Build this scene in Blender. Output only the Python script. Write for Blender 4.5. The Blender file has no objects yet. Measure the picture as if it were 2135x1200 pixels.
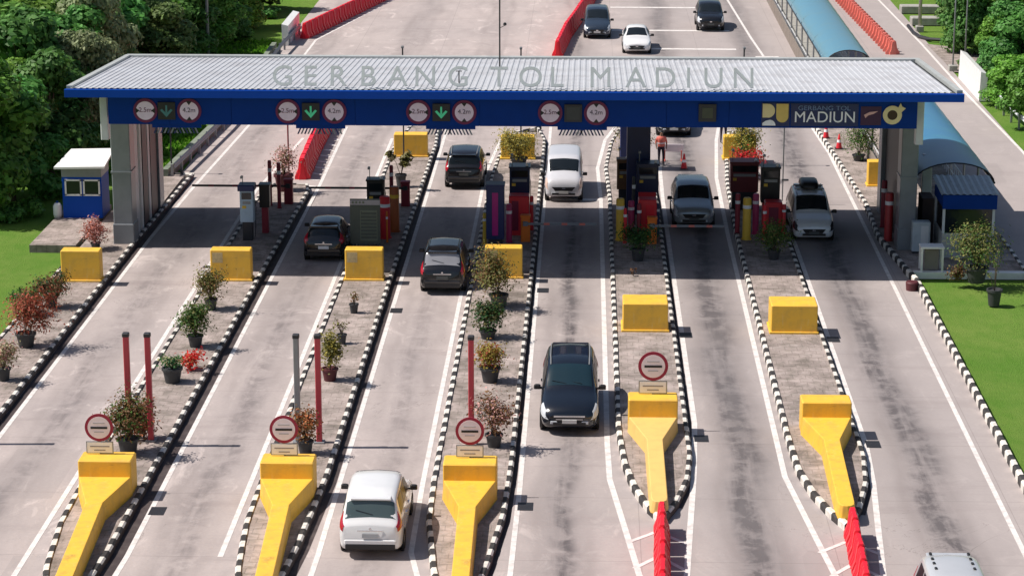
import bpy, bmesh, math, random
import numpy as np
from mathutils import Vector, Matrix

R = math.radians
scene = bpy.context.scene
COL = scene.collection

# ------------------------------------------------------------------ camera
CAM_H = 23.2
F_PX, CX, CY = 5000.0, 1067.5, 600.0
PITCH, YAW = R(14.66), R(1.80)
cd = bpy.data.cameras.new('camera')
cd.sensor_width = 36.0
cd.lens = F_PX / 2135.0 * 36.0
cd.clip_start = 1.0
cd.clip_end = 4000.0
cam = bpy.data.objects.new('camera', cd)
cam.location = (0, 0, CAM_H)
cam.rotation_euler = (math.pi / 2 - PITCH, 0, YAW)
COL.objects.link(cam)
scene.camera = cam

# ------------------------------------------------------------------ sky + sun
SUN_DIR = Vector((0.73, 0.03, -1.0)).normalized()
world = bpy.data.worlds.new('World')
scene.world = world
world.use_nodes = True
wn = world.node_tree.nodes
sky = wn.new('ShaderNodeTexSky')
sky.sky_type = 'NISHITA'
sky.sun_disc = False
sky.sun_elevation = R(53.7)
sky.sun_rotation = math.atan2(-0.73, -0.09)
sky.dust_density = 1.5
wn['Background'].inputs['Strength'].default_value = 0.074
world.node_tree.links.new(sky.outputs[0], wn['Background'].inputs['Color'])
sl = bpy.data.lights.new('sun', 'SUN')
sl.energy = 4.9
sl.angle = R(0.53)
sl.color = (1.0, 0.935, 0.865)
so = bpy.data.objects.new('sun', sl)
so.rotation_euler = SUN_DIR.to_track_quat('-Z', 'Y').to_euler()
COL.objects.link(so)
vs = scene.view_settings
vs.view_transform = 'Standard'
vs.look = 'None'
vs.gamma = 1.0
vs.exposure = 0.14
vs.use_curve_mapping = False

# where a point of the picture meets the plane z (used to read positions)
_r = Vector((math.cos(YAW), math.sin(YAW), 0))
_fh = Vector((-math.sin(YAW), math.cos(YAW), 0))
_f = _fh * math.cos(PITCH) - Vector((0, 0, 1)) * math.sin(PITCH)
_u = _fh * math.sin(PITCH) + Vector((0, 0, 1)) * math.cos(PITCH)
def G(px, py, z=0.0):
    d = _r * (px - CX) - _u * (py - CY) + _f * F_PX
    t = (z - CAM_H) / d.z
    return Vector((0, 0, CAM_H)) + d * t
def GY(px, py, Y):
    d = _r * (px - CX) - _u * (py - CY) + _f * F_PX
    return Vector((0, 0, CAM_H)) + d * (Y / d.y)

# ------------------------------------------------------------------ materials
class NT:
    def __init__(s, m):
        s.t = m.node_tree; s.n = s.t.nodes; s.l = s.t.links
    def node(s, typ, **kw):
        n = s.n.new(typ)
        for k, v in kw.items():
            setattr(n, k, v)
        return n
    def link(s, a, b): s.l.new(a, b)
    def val(s, inp, v):
        if isinstance(v, bpy.types.NodeSocket): s.link(v, inp)
        else: inp.default_value = v
    def math(s, op, a, b=0.0, c=0.0, clamp=False):
        n = s.node('ShaderNodeMath', operation=op, use_clamp=clamp)
        s.val(n.inputs[0], a); s.val(n.inputs[1], b); s.val(n.inputs[2], c)
        return n.outputs[0]
    def noise(s, vec, scale, detail=4, rough=0.55, dist=0.0):
        n = s.node('ShaderNodeTexNoise')
        n.inputs['Scale'].default_value = scale; n.inputs['Detail'].default_value = detail
        n.inputs['Roughness'].default_value = rough; n.inputs['Distortion'].default_value = dist
        if vec is not None: s.link(vec, n.inputs['Vector'])
        return n.outputs['Fac']
    def ramp(s, fac, a, b, lo=0.0, hi=1.0):
        n = s.node('ShaderNodeMapRange', clamp=True)
        s.val(n.inputs['Value'], fac)
        n.inputs['From Min'].default_value = a; n.inputs['From Max'].default_value = b
        n.inputs['To Min'].default_value = lo; n.inputs['To Max'].default_value = hi
        return n.outputs[0]
    def mix(s, fac, a, b):
        n = s.node('ShaderNodeMix', data_type='RGBA')
        s.val(n.inputs[0], fac)
        s.val(n.inputs[6], a if isinstance(a, bpy.types.NodeSocket) else (*a, 1) if len(a) == 3 else a)
        s.val(n.inputs[7], b if isinstance(b, bpy.types.NodeSocket) else (*b, 1) if len(b) == 3 else b)
        return n.outputs[2]
    def mapping(s, vec, scale):
        n = s.node('ShaderNodeMapping'); n.inputs['Scale'].default_value = scale
        s.link(vec, n.inputs['Vector']); return n.outputs[0]

MATS = {}
def mat(name, color, rough=0.6, metal=0.0, dirt=0.15, dscale=3.0, bump=0.0, spec=0.5, coat=0.0, dirtcol=None, emit=None, objrand=0.0):
    if name in MATS: return MATS[name]
    m = bpy.data.materials.new(name); m.use_nodes = True
    t = NT(m); b = t.n['Principled BSDF']
    b.inputs['Roughness'].default_value = rough
    b.inputs['Metallic'].default_value = metal
    b.inputs['Specular IOR Level'].default_value = spec
    if coat:
        b.inputs['Coat Weight'].default_value = coat
        b.inputs['Coat Roughness'].default_value = 0.06
    tc = t.node('ShaderNodeTexCoord').outputs['Object']
    col = (*color, 1)
    nz = t.noise(tc, dscale, 5, 0.6)
    dc = dirtcol if dirtcol else tuple(c * 0.45 for c in color)
    out = t.mix(t.ramp(nz, 0.45, 0.78, 0.0, dirt * 2.2), col, (*dc, 1))
    if objrand:
        oi = t.node('ShaderNodeObjectInfo')
        hs = t.node('ShaderNodeHueSaturation')
        t.val(hs.inputs['Value'], t.ramp(oi.outputs['Random'], 0, 1, 1 - objrand, 1 + objrand))
        t.val(hs.inputs['Color'], out); out = hs.outputs[0]
    t.link(out, b.inputs['Base Color'])
    if bump:
        bn = t.node('ShaderNodeBump'); bn.inputs['Strength'].default_value = bump; bn.inputs['Distance'].default_value = 0.02
        t.link(t.noise(tc, dscale * 9, 4, 0.6), bn.inputs['Height']); t.link(bn.outputs[0], b.inputs['Normal'])
    if emit:
        b.inputs['Emission Color'].default_value = (*emit[0], 1); b.inputs['Emission Strength'].default_value = emit[1]
    MATS[name] = m
    return m

def concrete_road():
    m = bpy.data.materials.new('concrete_road'); m.use_nodes = True
    t = NT(m); b = t.n['Principled BSDF']; b.inputs['Roughness'].default_value = 0.85
    b.inputs['Specular IOR Level'].default_value = 0.25
    tc = t.node('ShaderNodeTexCoord').outputs['Object']
    sep = t.node('ShaderNodeSeparateXYZ'); t.link(tc, sep.inputs[0]); X, Y = sep.outputs[0], sep.outputs[1]
    big = t.noise(tc, 0.12, 4, 0.6)
    mid = t.noise(t.mapping(tc, (1.0, 0.35, 1)), 0.9, 5, 0.62, 0.4)
    fine = t.noise(tc, 9.0, 5, 0.7)
    col = t.mix(t.ramp(big, 0.3, 0.7), (0.50, 0.43, 0.405), (0.43, 0.375, 0.36))
    col = t.mix(t.ramp(mid, 0.42, 0.75, 0, 0.5), col, (0.30, 0.255, 0.245))
    col = t.mix(t.ramp(fine, 0.35, 0.75, 0, 0.28), col, (0.27, 0.24, 0.235))
    col = t.mix(t.ramp(t.math('ADD', X, t.math('MULTIPLY', mid, 6.0)), -1.0, 9.0, 0, 0.55), col, (0.345, 0.31, 0.302))
    # worn pale patches
    pale = t.noise(t.mapping(tc, (1.0, 0.5, 1)), 0.7, 6, 0.7, 1.2)
    col = t.mix(t.math('MULTIPLY', t.ramp(pale, 0.57, 0.68, 0, 0.7), t.ramp(X, -3.0, 3.0, 1.0, 0.25)), col, (0.62, 0.54, 0.51))
    # oil drip streaks along lane centres, scuffed and interrupted
    wob = t.math('MULTIPLY', t.math('SUBTRACT', t.noise(t.mapping(tc, (0.0, 1.0, 0)), 0.12, 3), 0.5), 1.3)
    xw = t.math('ADD', X, wob)
    tot = None
    for c, w, a in ((-16.6, 0.5, 0.6), (-10.9, 0.5, 0.6), (-5.85, 0.45, 0.45), (-0.55, 0.32, 1.2), (4.72, 0.46, 1.6), (10.0, 0.46, 1.5)):
        d = t.math('DIVIDE', t.math('SUBTRACT', xw, c), w)
        g = t.math('MULTIPLY', t.math('EXPONENT', t.math('MULTIPLY', t.math('MULTIPLY', d, d), -1.0)), a)
        tot = g if tot is None else t.math('ADD', tot, g)
    brk = t.ramp(t.noise(t.mapping(tc, (1.5, 0.10, 1)), 1.1, 5, 0.65, 0.2), 0.28, 0.56)
    scuff = t.ramp(t.noise(t.mapping(tc, (1.0, 0.8, 1)), 1.5, 5, 0.65, 0.5), 0.40, 0.60, 0.3, 1.0)
    near = t.ramp(Y, 112, 150, 1.0, 0.35)
    fac = t.math('MULTIPLY', t.math('MULTIPLY', t.math('MULTIPLY', tot, brk), scuff), near, clamp=True)
    col = t.mix(fac, col, (0.095, 0.082, 0.085))
    wide = None
    for c, w, a in ((-16.6, 0.95, 0.22), (-10.9, 0.9, 0.22), (-5.85, 0.8, 0.18), (-0.55, 0.8, 0.45), (4.72, 0.95, 0.75), (10.0, 0.95, 0.65)):
        d = t.math('DIVIDE', t.math('SUBTRACT', xw, c), w)
        g = t.math('MULTIPLY', t.math('EXPONENT', t.math('MULTIPLY', t.math('MULTIPLY', d, d), -1.0)), a)
        wide = g if wide is None else t.math('ADD', wide, g)
    wn2 = t.ramp(t.noise(t.mapping(tc, (0.5, 0.12, 1)), 0.9, 5, 0.65), 0.30, 0.62, 0.25, 1.0)
    col = t.mix(t.math('MULTIPLY', wide, wn2, clamp=True), col, (0.17, 0.155, 0.155))
    # repair patches of another pour
    vp = t.node('ShaderNodeTexVoronoi', distance='CHEBYCHEV'); vp.inputs['Scale'].default_value = 0.30
    t.link(t.mapping(tc, (1.0, 0.45, 1)), vp.inputs['Vector'])
    pm = t.math('MULTIPLY', t.math('LESS_THAN', vp.outputs['Distance'], 0.30), t.math('GREATER_THAN', vp.outputs['Color'], 0.72))
    col = t.mix(t.math('MULTIPLY', pm, 0.30), col, (0.30, 0.265, 0.255))
    # tyre tracks
    tt = None
    for c in (-17.3, -15.9, -11.6, -10.2, -6.55, -5.15, -1.25, 0.15, 4.0, 5.4, 9.3, 10.7):
        d = t.math('DIVIDE', t.math('SUBTRACT', xw, c), 0.22)
        g = t.math('EXPONENT', t.math('MULTIPLY', t.math('MULTIPLY', d, d), -1.0))
        tt = g if tt is None else t.math('ADD', tt, g)
    tb = t.ramp(t.noise(t.mapping(tc, (0.6, 0.08, 1)), 1.0, 4, 0.6), 0.35, 0.7, 0.0, 0.5)
    col = t.mix(t.math('MULTIPLY', tt, tb, clamp=True), col, (0.25, 0.215, 0.205))
    # slab joints every 5 m across
    fr = t.math('FRACT', t.math('DIVIDE', Y, 5.0))
    j = t.math('LESS_THAN', fr, 0.006)
    fx = t.math('LESS_THAN', t.math('FRACT', t.math('DIVIDE', t.math('ADD', X, 40.45), 5.25)), 0.005)
    jj = t.math('MAXIMUM', j, fx)
    col = t.mix(t.math('MULTIPLY', jj, 0.3), col, (0.12, 0.105, 0.1))
    # cracks
    nn = t.noise(t.mapping(tc, (1.0, 0.55, 1)), 0.16, 7, 0.62, 0.8)
    cr = t.math('LESS_THAN', t.math('ABSOLUTE', t.math('SUBTRACT', nn, 0.5)), 0.0011)
    cm = t.ramp(t.noise(tc, 0.09, 2), 0.48, 0.6)
    col = t.mix(t.math('MULTIPLY', t.math('MULTIPLY', cr, cm), 0.45), col, (0.16, 0.14, 0.13))
    # broad transverse stains
    bs = t.ramp(t.noise(t.mapping(tc, (0.25, 1.6, 1)), 0.55, 5, 0.65, 0.5), 0.56, 0.72, 0, 0.28)
    col = t.mix(bs, col, (0.24, 0.20, 0.195))
    t.link(col, b.inputs['Base Color'])
    bn = t.node('ShaderNodeBump'); bn.inputs['Strength'].default_value = 0.25; bn.inputs['Distance'].default_value = 0.02
    t.link(fine, bn.inputs['Height']); t.link(bn.outputs[0], b.inputs['Normal'])
    return m

def paving_mat():
    m = bpy.data.materials.new('island_paving'); m.use_nodes = True
    t = NT(m); b = t.n['Principled BSDF']; b.inputs['Roughness'].default_value = 0.9
    b.inputs['Specular IOR Level'].default_value = 0.2
    tc = t.node('ShaderNodeTexCoord').outputs['Object']
    n1 = t.noise(tc, 0.9, 6, 0.7, 0.6); n2 = t.noise(tc, 4.0, 5, 0.7); n3 = t.noise(t.mapping(tc, (0.5, 2.0, 1)), 1.4, 5, 0.7, 0.8)
    col = t.mix(t.ramp(n1, 0.38, 0.66), (0.47, 0.39, 0.36), (0.19, 0.16, 0.14))
    col = t.mix(t.ramp(n2, 0.45, 0.75, 0, 0.55), col, (0.15, 0.145, 0.11))
    col = t.mix(t.ramp(n3, 0.58, 0.68, 0, 0.6), col, (0.50, 0.44, 0.41))
    br = t.node('ShaderNodeTexBrick'); br.inputs['Scale'].default_value = 1.0
    br.inputs['Brick Width'].default_value = 0.42; br.inputs['Row Height'].default_value = 0.42; br.inputs['Mortar Size'].default_value = 0.015
    br.inputs['Color1'].default_value = (1, 1, 1, 1); br.inputs['Color2'].default_value = (0.8, 0.8, 0.8, 1); br.inputs['Mortar'].default_value = (0.5, 0.5, 0.5, 1)
    t.link(tc, br.inputs['Vector'])
    mm = t.node('ShaderNodeMix', data_type='RGBA', blend_type='MULTIPLY'); mm.inputs[0].default_value = 0.55
    t.link(col, mm.inputs[6]); t.link(br.outputs['Color'], mm.inputs[7])
    t.link(mm.outputs[2], b.inputs['Base Color'])
    bn = t.node('ShaderNodeBump'); bn.inputs['Strength'].default_value = 0.4; bn.inputs['Distance'].default_value = 0.03
    t.link(n2, bn.inputs['Height']); t.link(bn.outputs[0], b.inputs['Normal'])
    return m

def grass_mat():
    m = bpy.data.materials.new('grass_ground'); m.use_nodes = True
    t = NT(m); b = t.n['Principled BSDF']; b.inputs['Roughness'].default_value = 0.95
    b.inputs['Specular IOR Level'].default_value = 0.1
    tc = t.node('ShaderNodeTexCoord').outputs['Object']
    n1 = t.noise(tc, 0.25, 5, 0.6, 0.5); n2 = t.noise(t.mapping(tc, (1, 0.5, 1)), 2.2, 6, 0.7); n3 = t.noise(tc, 18, 4, 0.7)
    col = t.mix(t.ramp(n1, 0.35, 0.68), (0.115, 0.225, 0.035), (0.18, 0.265, 0.055))
    col = t.mix(t.ramp(n2, 0.42, 0.75, 0, 0.45), col, (0.06, 0.19, 0.012))
    col = t.mix(t.ramp(n3, 0.4, 0.75, 0, 0.3), col, (0.045, 0.14, 0.012))
    t.link(col, b.inputs['Base Color'])
    bn = t.node('ShaderNodeBump'); bn.inputs['Strength'].default_value = 0.8; bn.inputs['Distance'].default_value = 0.08
    t.link(n3, bn.inputs['Height']); t.link(bn.outputs[0], b.inputs['Normal'])
    return m

def leaf_mat(name, c1, c2, c3=None, scale=1.2, trans=0.34):
    if name in MATS: return MATS[name]
    m = bpy.data.materials.new(name); m.use_nodes = True
    t = NT(m); b = t.n['Principled BSDF']; b.inputs['Roughness'].default_value = 0.55
    b.inputs['Specular IOR Level'].default_value = 0.3
    tc = t.node('ShaderNodeTexCoord').outputs['Object']
    oi = t.node('ShaderNodeObjectInfo')
    geo = t.node('ShaderNodeNewGeometry')
    n1 = t.noise(tc, scale, 3, 0.6)
    col = t.mix(t.ramp(n1, 0.36, 0.64), c1, c2)
    n2 = t.noise(tc, scale * 5, 3, 0.6)
    col = t.mix(t.ramp(n2, 0.52, 0.72, 0, 0.7), col, c3 if c3 else tuple(min(1, c * 1.6) for c in c2))
    rpi = geo.outputs['Random Per Island']
    hs = t.node('ShaderNodeHueSaturation')
    t.val(hs.inputs['Value'], t.math('MULTIPLY', t.ramp(rpi, 0, 1, 0.65, 1.35), t.ramp(oi.outputs['Random'], 0, 1, 0.8, 1.25)))
    t.val(hs.inputs['Hue'], t.ramp(oi.outputs['Random'], 0, 1, 0.488, 0.512))
    t.val(hs.inputs['Color'], col)
    t.link(hs.outputs[0], b.inputs['Base Color'])
    tr = t.node('ShaderNodeBsdfTranslucent'); t.link(hs.outputs[0], tr.inputs['Color'])
    mx = t.node('ShaderNodeMixShader'); mx.inputs[0].default_value = trans
    t.link(b.outputs[0], mx.inputs[1]); t.link(tr.outputs[0], mx.inputs[2])
    t.link(mx.outputs[0], t.n['Material Output'].inputs['Surface'])
    MATS[name] = m
    return m

M_ROAD, M_PAVE, M_GRASS = concrete_road(), paving_mat(), grass_mat()
M_WLINE = mat('white_road_paint', (0.74, 0.70, 0.67), 0.7, dirt=0.36, dscale=3.5, dirtcol=(0.42, 0.37, 0.35))
M_KW = mat('kerb_white', (0.74, 0.70, 0.64), 0.7, dirt=0.36, dscale=5, dirtcol=(0.35, 0.31, 0.27))
M_KB = mat('kerb_black', (0.03, 0.028, 0.028), 0.7, dirt=0.2, dscale=5, dirtcol=(0.12, 0.10, 0.09))
M_KSHADE = mat('kerb_shade', (0.05, 0.035, 0.035), 0.8, dirt=0.25, dscale=2, dirtcol=(0.15, 0.12, 0.11))  # kerb shade as a colour: shaded outer faces and the shadow strip beside them
M_YEL = mat('yellow_paint', (0.86, 0.50, 0.05), 0.6, dirt=0.26, dscale=2.6, dirtcol=(0.52, 0.30, 0.08))
def scuffed(m):
    t = NT(m); b = t.n['Principled BSDF']; src = b.inputs['Base Color'].links[0].from_socket
    tc = t.node('ShaderNodeTexCoord').outputs['Object']
    a = t.ramp(t.noise(t.mapping(tc, (1.2, 1.2, 6.0)), 1.6, 6, 0.72, 0.4), 0.60, 0.70, 0, 0.42)
    f = t.ramp(t.noise(t.mapping(tc, (3, 3, 0.6)), 2.2, 5, 0.7), 0.56, 0.74, 0, 0.35)
    c = t.mix(a, src, (0.16, 0.10, 0.05)); c = t.mix(f, c, (0.78, 0.62, 0.30)); t.link(c, b.inputs['Base Color'])
scuffed(M_YEL)
M_YPALE = mat('faded_yellow_paint', (0.80, 0.52, 0.16), 0.6, dirt=0.2, dscale=2.2, dirtcol=(0.60, 0.36, 0.12))
M_BLUE = mat('blue_panel', (0.0, 0.034, 0.22), 0.6, dirt=0.12, dscale=1.0, spec=0.15)
M_BLUE2 = mat('bright_blue_panel', (0.0, 0.06, 0.40), 0.5, dirt=0.08, dscale=1.0, spec=0.2)
M_NAVY = mat('navy_panel', (0.012, 0.025, 0.11), 0.4, dirt=0.15)
M_ROOF = mat('ribbed_roof_metal', (0.53, 0.54, 0.57), 0.42, dirt=0.4, dscale=0.7, metal=0.0, dirtcol=(0.38, 0.37, 0.38))
M_FLASH = mat('roof_flashing', (0.42, 0.44, 0.43), 0.5, dirt=0.2, dscale=2)
M_LETTER = mat('letter_grey', (0.43, 0.47, 0.47), 0.4, dirt=0.15)
M_COLG = mat('column_cladding', (0.22, 0.24, 0.26), 0.35, dirt=0.18, dscale=1.5)
M_COLL = mat('column_pale_cladding', (0.62, 0.64, 0.66), 0.4, dirt=0.15, dscale=1.5)
M_DARK = mat('dark_grey_paint', (0.03, 0.03, 0.035), 0.5, dirt=0.1)
M_BLACK = mat('black_plastic', (0.012, 0.012, 0.014), 0.4, dirt=0.1)
M_GLASS = mat('car_glass', (0.012, 0.017, 0.022), 0.08, dirt=0.0, spec=0.45)
M_GLASSS = mat('side_glass', (0.014, 0.018, 0.022), 0.3, dirt=0.0, spec=0.3)
M_GLASSB = mat('bluish_windscreen', (0.010, 0.028, 0.038), 0.07, dirt=0.0, spec=0.9)
M_GLASSG = mat('reflective_rear_glass', (0.32, 0.32, 0.34), 0.12, dirt=0.1, spec=0.9)
M_TYRE = mat('tyre_rubber', (0.018, 0.018, 0.018), 0.85)
M_RIM = mat('alloy_rim', (0.45, 0.45, 0.46), 0.3, metal=0.8)
M_CHROME = mat('chrome', (0.75, 0.75, 0.77), 0.15, metal=0.9)
M_HEAD = mat('headlamp_lens', (0.62, 0.66, 0.70), 0.12, dirt=0.0, spec=0.9)
M_TAIL = mat('tail_lamp_lens', (0.42, 0.012, 0.03), 0.15, dirt=0.0, spec=0.8)
M_PLATE = mat('number_plate', (0.62, 0.62, 0.60), 0.4, dirt=0.1)
M_PLATED = mat('dark_number_plate', (0.08, 0.09, 0.09), 0.4, dirt=0.1)
M_RED = mat('red_plastic', (0.78, 0.012, 0.03), 0.45, dirt=0.12, dscale=2, dirtcol=(0.50, 0.03, 0.04))
M_REDF = mat('faded_red_plastic', (0.80, 0.22, 0.17), 0.5, dirt=0.25, dscale=3, dirtcol=(0.50, 0.06, 0.06))
M_REDP = mat('red_post_paint', (0.52, 0.055, 0.075), 0.45, dirt=0.15, dscale=2)
M_REDB = mat('red_box_paint', (0.72, 0.03, 0.045), 0.4, dirt=0.12)
M_MAROON = mat('maroon_paint', (0.28, 0.02, 0.04), 0.5, dirt=0.12)
M_MAG = mat('magenta_strip', (0.42, 0.01, 0.19), 0.4, dirt=0.1)
M_ORG = mat('orange_paint', (0.88, 0.20, 0.02), 0.45, dirt=0.12)
M_OCH = mat('ochre_paint', (0.80, 0.50, 0.05), 0.5, dirt=0.18)
M_GREYM = mat('grey_metal', (0.30, 0.31, 0.32), 0.45, metal=0.3, dirt=0.15)
M_WHITE = mat('white_paint', (0.80, 0.80, 0.79), 0.5, dirt=0.1)
M_SIGNW = mat('sign_white', (0.90, 0.89, 0.90), 0.5, dirt=0.06)
M_SIGNP = mat('sign_pinkish_white', (0.92, 0.80, 0.83), 0.5, dirt=0.1)
M_SIGNR = mat('sign_red', (0.33, 0.010, 0.045), 0.45, dirt=0.08)
M_GREYT = mat('grey_print', (0.30, 0.28, 0.29), 0.6, dirt=0.0)
M_STONE = mat('concrete_wall', (0.38, 0.37, 0.34), 0.85, dirt=0.3, dscale=2, bump=0.3)
M_TEAL = mat('teal_polycarbonate', (0.11, 0.27, 0.37), 0.25, dirt=0.18, dscale=0.8, dirtcol=(0.15, 0.27, 0.30))
M_TEALD = mat('blue_polycarbonate', (0.055, 0.20, 0.36), 0.3, dirt=0.25, dscale=0.8, dirtcol=(0.08, 0.28, 0.34))
M_POT = mat('pot_dark', (0.045, 0.047, 0.05), 0.6, dirt=0.2)
M_POTR = mat('pot_dark_red', (0.10, 0.02, 0.025), 0.6, dirt=0.2)
M_SOIL = mat('soil', (0.06, 0.04, 0.03), 0.95)
M_BARK = mat('bark', (0.12, 0.09, 0.065), 0.9, bump=0.5, dirt=0.3)
M_GREEN_LED = mat('green_arrow_lamp', (0.05, 0.38, 0.2), 0.5, dirt=0.0, emit=((0.10, 0.8, 0.38), 0.16))
M_GREEN_DIM = mat('dim_green_arrow_lamp', (0.05, 0.17, 0.17), 0.5, dirt=0.0, emit=((0.15, 0.5, 0.45), 0.02))
M_GOLD = mat('gold_emblem', (0.72, 0.52, 0.14), 0.4, dirt=0.1)
M_GOLDP = mat('pale_gold_emblem', (0.80, 0.66, 0.34), 0.4, dirt=0.1)
M_BOARD = mat('board_green_grey', (0.085, 0.10, 0.075), 0.5, dirt=0.15)

# ------------------------------------------------------------------ mesh builder
class MB:
    def __init__(s): s.v = []; s.f = []; s.m = []
    def add(s, verts, faces, mi=0):
        o = len(s.v); s.v += [tuple(p) for p in verts]
        for f in faces:
            s.f.append(tuple(o + i for i in f)); s.m.append(mi)
        return s
    def box(s, x0, x1, y0, y1, z0, z1, mi=0, M=None):
        vs_ = [Vector(p) for p in ((x0, y0, z0), (x1, y0, z0), (x1, y1, z0), (x0, y1, z0), (x0, y0, z1), (x1, y0, z1), (x1, y1, z1), (x0, y1, z1))]
        if M: vs_ = [M @ p for p in vs_]
        return s.add(vs_, [(0, 3, 2, 1), (4, 5, 6, 7), (0, 1, 5, 4), (1, 2, 6, 5), (2, 3, 7, 6), (3, 0, 4, 7)], mi)
    def cbox(s, x0, x1, y0, y1, z0, z1, c=0.02, mi=0, M=None):
        # box with chamfered vertical and top edges
        a = [(x0 + c, y0), (x1 - c, y0), (x1, y0 + c), (x1, y1 - c), (x1 - c, y1), (x0 + c, y1), (x0, y1 - c), (x0, y0 + c)]
        cx_, cy_ = (x0 + x1) / 2, (y0 + y1) / 2
        def sh(p): return (p[0] + (c if p[0] < cx_ else -c), p[1] + (c if p[1] < cy_ else -c))
        vs_ = [Vector((*p, z0)) for p in a] + [Vector((*p, z1 - c)) for p in a] + [Vector((*sh(p), z1)) for p in a]
        if M: vs_ = [M @ p for p in vs_]
        fs = [tuple(range(7, -1, -1)), tuple(range(16, 24))]
        for k in (0, 8):
            for i in range(8): fs.append((k + i, k + (i + 1) % 8, k + 8 + (i + 1) % 8, k + 8 + i))
        return s.add(vs_, fs, mi)
    def prism(s, poly, z0, z1, mi=0, mtop=None):
        n = len(poly); vs_ = [(p[0], p[1], z0) for p in poly] + [(p[0], p[1], z1) for p in poly]
        s.add(vs_, [tuple(range(n - 1, -1, -1))] + [(i, (i + 1) % n, n + (i + 1) % n, n + i) for i in range(n)], mi)
        s.add([(p[0], p[1], z1) for p in poly], [tuple(range(n))], mi if mtop is None else mtop)
        return s
    def plate(s, poly, y0, y1, mi=0, M=None):
        # polygon in x,z extruded along y; front face at y0
        n = len(poly); vs_ = [Vector((p[0], y0, p[1])) for p in poly] + [Vector((p[0], y1, p[1])) for p in poly]
        if M: vs_ = [M @ p for p in vs_]
        return s.add(vs_, [tuple(range(n)), tuple(range(2 * n - 1, n - 1, -1))] + [((i + 1) % n, i, n + i, n + (i + 1) % n) for i in range(n)], mi)
    def tube(s, pts, rad, n=10, mi=0, cap=True):
        pts = [Vector(p) for p in pts]
        rads = rad if isinstance(rad, (list, tuple)) else [rad] * len(pts)
        base = len(s.v); rings = []
        for i, p in enumerate(pts):
            d = (pts[min(i + 1, len(pts) - 1)] - pts[max(i - 1, 0)]).normalized()
            a = Vector((0, 0, 1)) if abs(d.z) < 0.9 else Vector((1, 0, 0))
            u = d.cross(a).normalized(); w = d.cross(u).normalized()
            rings.append([p + (u * math.cos(2 * math.pi * k / n) + w * math.sin(2 * math.pi * k / n)) * rads[i] for k in range(n)])
        vs_ = [q for r_ in rings for q in r_]; fs = []
        for i in range(len(pts) - 1):
            for k in range(n): fs.append((i * n + k, i * n + (k + 1) % n, (i + 1) * n + (k + 1) % n, (i + 1) * n + k))
        if cap: fs += [tuple(range(n - 1, -1, -1)), tuple((len(pts) - 1) * n + k for k in range(n))]
        return s.add(vs_, fs, mi)
    def lathe(s, prof, n=20, c=(0, 0, 0), axis='z', mi=0, mis=None):
        vs_ = []; fs = []
        for (r_, h) in prof:
            for k in range(n):
                a = 2 * math.pi * k / n; x, y = r_ * math.cos(a), r_ * math.sin(a)
                p = (x, y, h) if axis == 'z' else ((h, x, y) if axis == 'x' else (x, h, y))
                vs_.append((p[0] + c[0], p[1] + c[1], p[2] + c[2]))
        for i in range(len(prof) - 1):
            for k in range(n): fs.append((i * n + k, i * n + (k + 1) % n, (i + 1) * n + (k + 1) % n, (i + 1) * n + k))
        return s.add(vs_, fs, mi)
    def obj(s, name, mats, parent=None, smooth=False, autosmooth=None, bevel=0.0):
        me = bpy.data.meshes.new(name)
        me.from_pydata(s.v, [], s.f)
        ml = mats if isinstance(mats, (list, tuple)) else [mats]
        for m in ml: me.materials.append(m)
        me.polygons.foreach_set('material_index', s.m)
        bm = bmesh.new(); bm.from_mesh(me)
        bmesh.ops.recalc_face_normals(bm, faces=bm.faces)
        if autosmooth is not None:
            for f in bm.faces: f.smooth = True
            for e in bm.edges:
                if len(e.link_faces) == 2 and e.calc_face_angle(0) > autosmooth: e.smooth = False
        bm.to_mesh(me); bm.free()
        if smooth:
            me.polygons.foreach_set('use_smooth', [True] * len(me.polygons))
        me.update()
        o = bpy.data.objects.new(name, me); COL.objects.link(o)
        if parent: o.parent = parent
        if bevel:
            b = o.modifiers.new('bevel', 'BEVEL'); b.width = bevel; b.segments = 2; b.limit_method = 'ANGLE'
        return o

def thing(name, label, cat, loc=(0, 0, 0), rz=0.0, group=None):
    o = bpy.data.objects.new(name, None); o.location = loc; o.rotation_euler = (0, 0, rz)
    o.empty_display_size = 0.2
    COL.objects.link(o); o['label'] = label; o['category'] = cat
    if group: o['group'] = group
    return o
def tag(o, label, cat, group=None, loc=None):
    o['label'] = label; o['category'] = cat
    if group: o['group'] = group
    if loc is not None: o.location = loc
    return o
def struct(o, label=None):
    o['kind'] = 'structure'
    if label: o['label'] = label; o['category'] = label.split()[-1]
    return o
def copy_thing(root, loc, rz, label, group=None):
    r = root.copy(); COL.objects.link(r); r.location = loc; r.rotation_euler = (0, 0, rz); r['label'] = label
    if group: r['group'] = group
    for ch in list(root.children):
        c = ch.copy(); COL.objects.link(c); c.parent = r
        for g in list(ch.children):
            d = g.copy(); COL.objects.link(d); d.parent = c
    return r
def text_obj(txt, size, depth, m, name, parent, loc, rot=(math.pi / 2, 0, 0), fat=0.0, sx=1.0, align='CENTER'):
    cu = bpy.data.curves.new(name, 'FONT'); cu.body = txt; cu.size = size; cu.extrude = depth; cu.offset = fat
    cu.align_x = align; cu.align_y = 'BOTTOM_BASELINE' if False else 'BOTTOM'
    tmp = bpy.data.objects.new('tmp', cu); COL.objects.link(tmp)
    dg = bpy.context.evaluated_depsgraph_get()
    me = bpy.data.meshes.new_from_object(tmp.evaluated_get(dg))
    bpy.data.objects.remove(tmp)
    me.materials.clear(); me.materials.append(m); me.name = name
    o = bpy.data.objects.new(name, me); COL.objects.link(o); o.parent = parent
    o.location = loc; o.rotation_euler = rot; o.scale = (sx, 1, 1)
    return o

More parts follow.
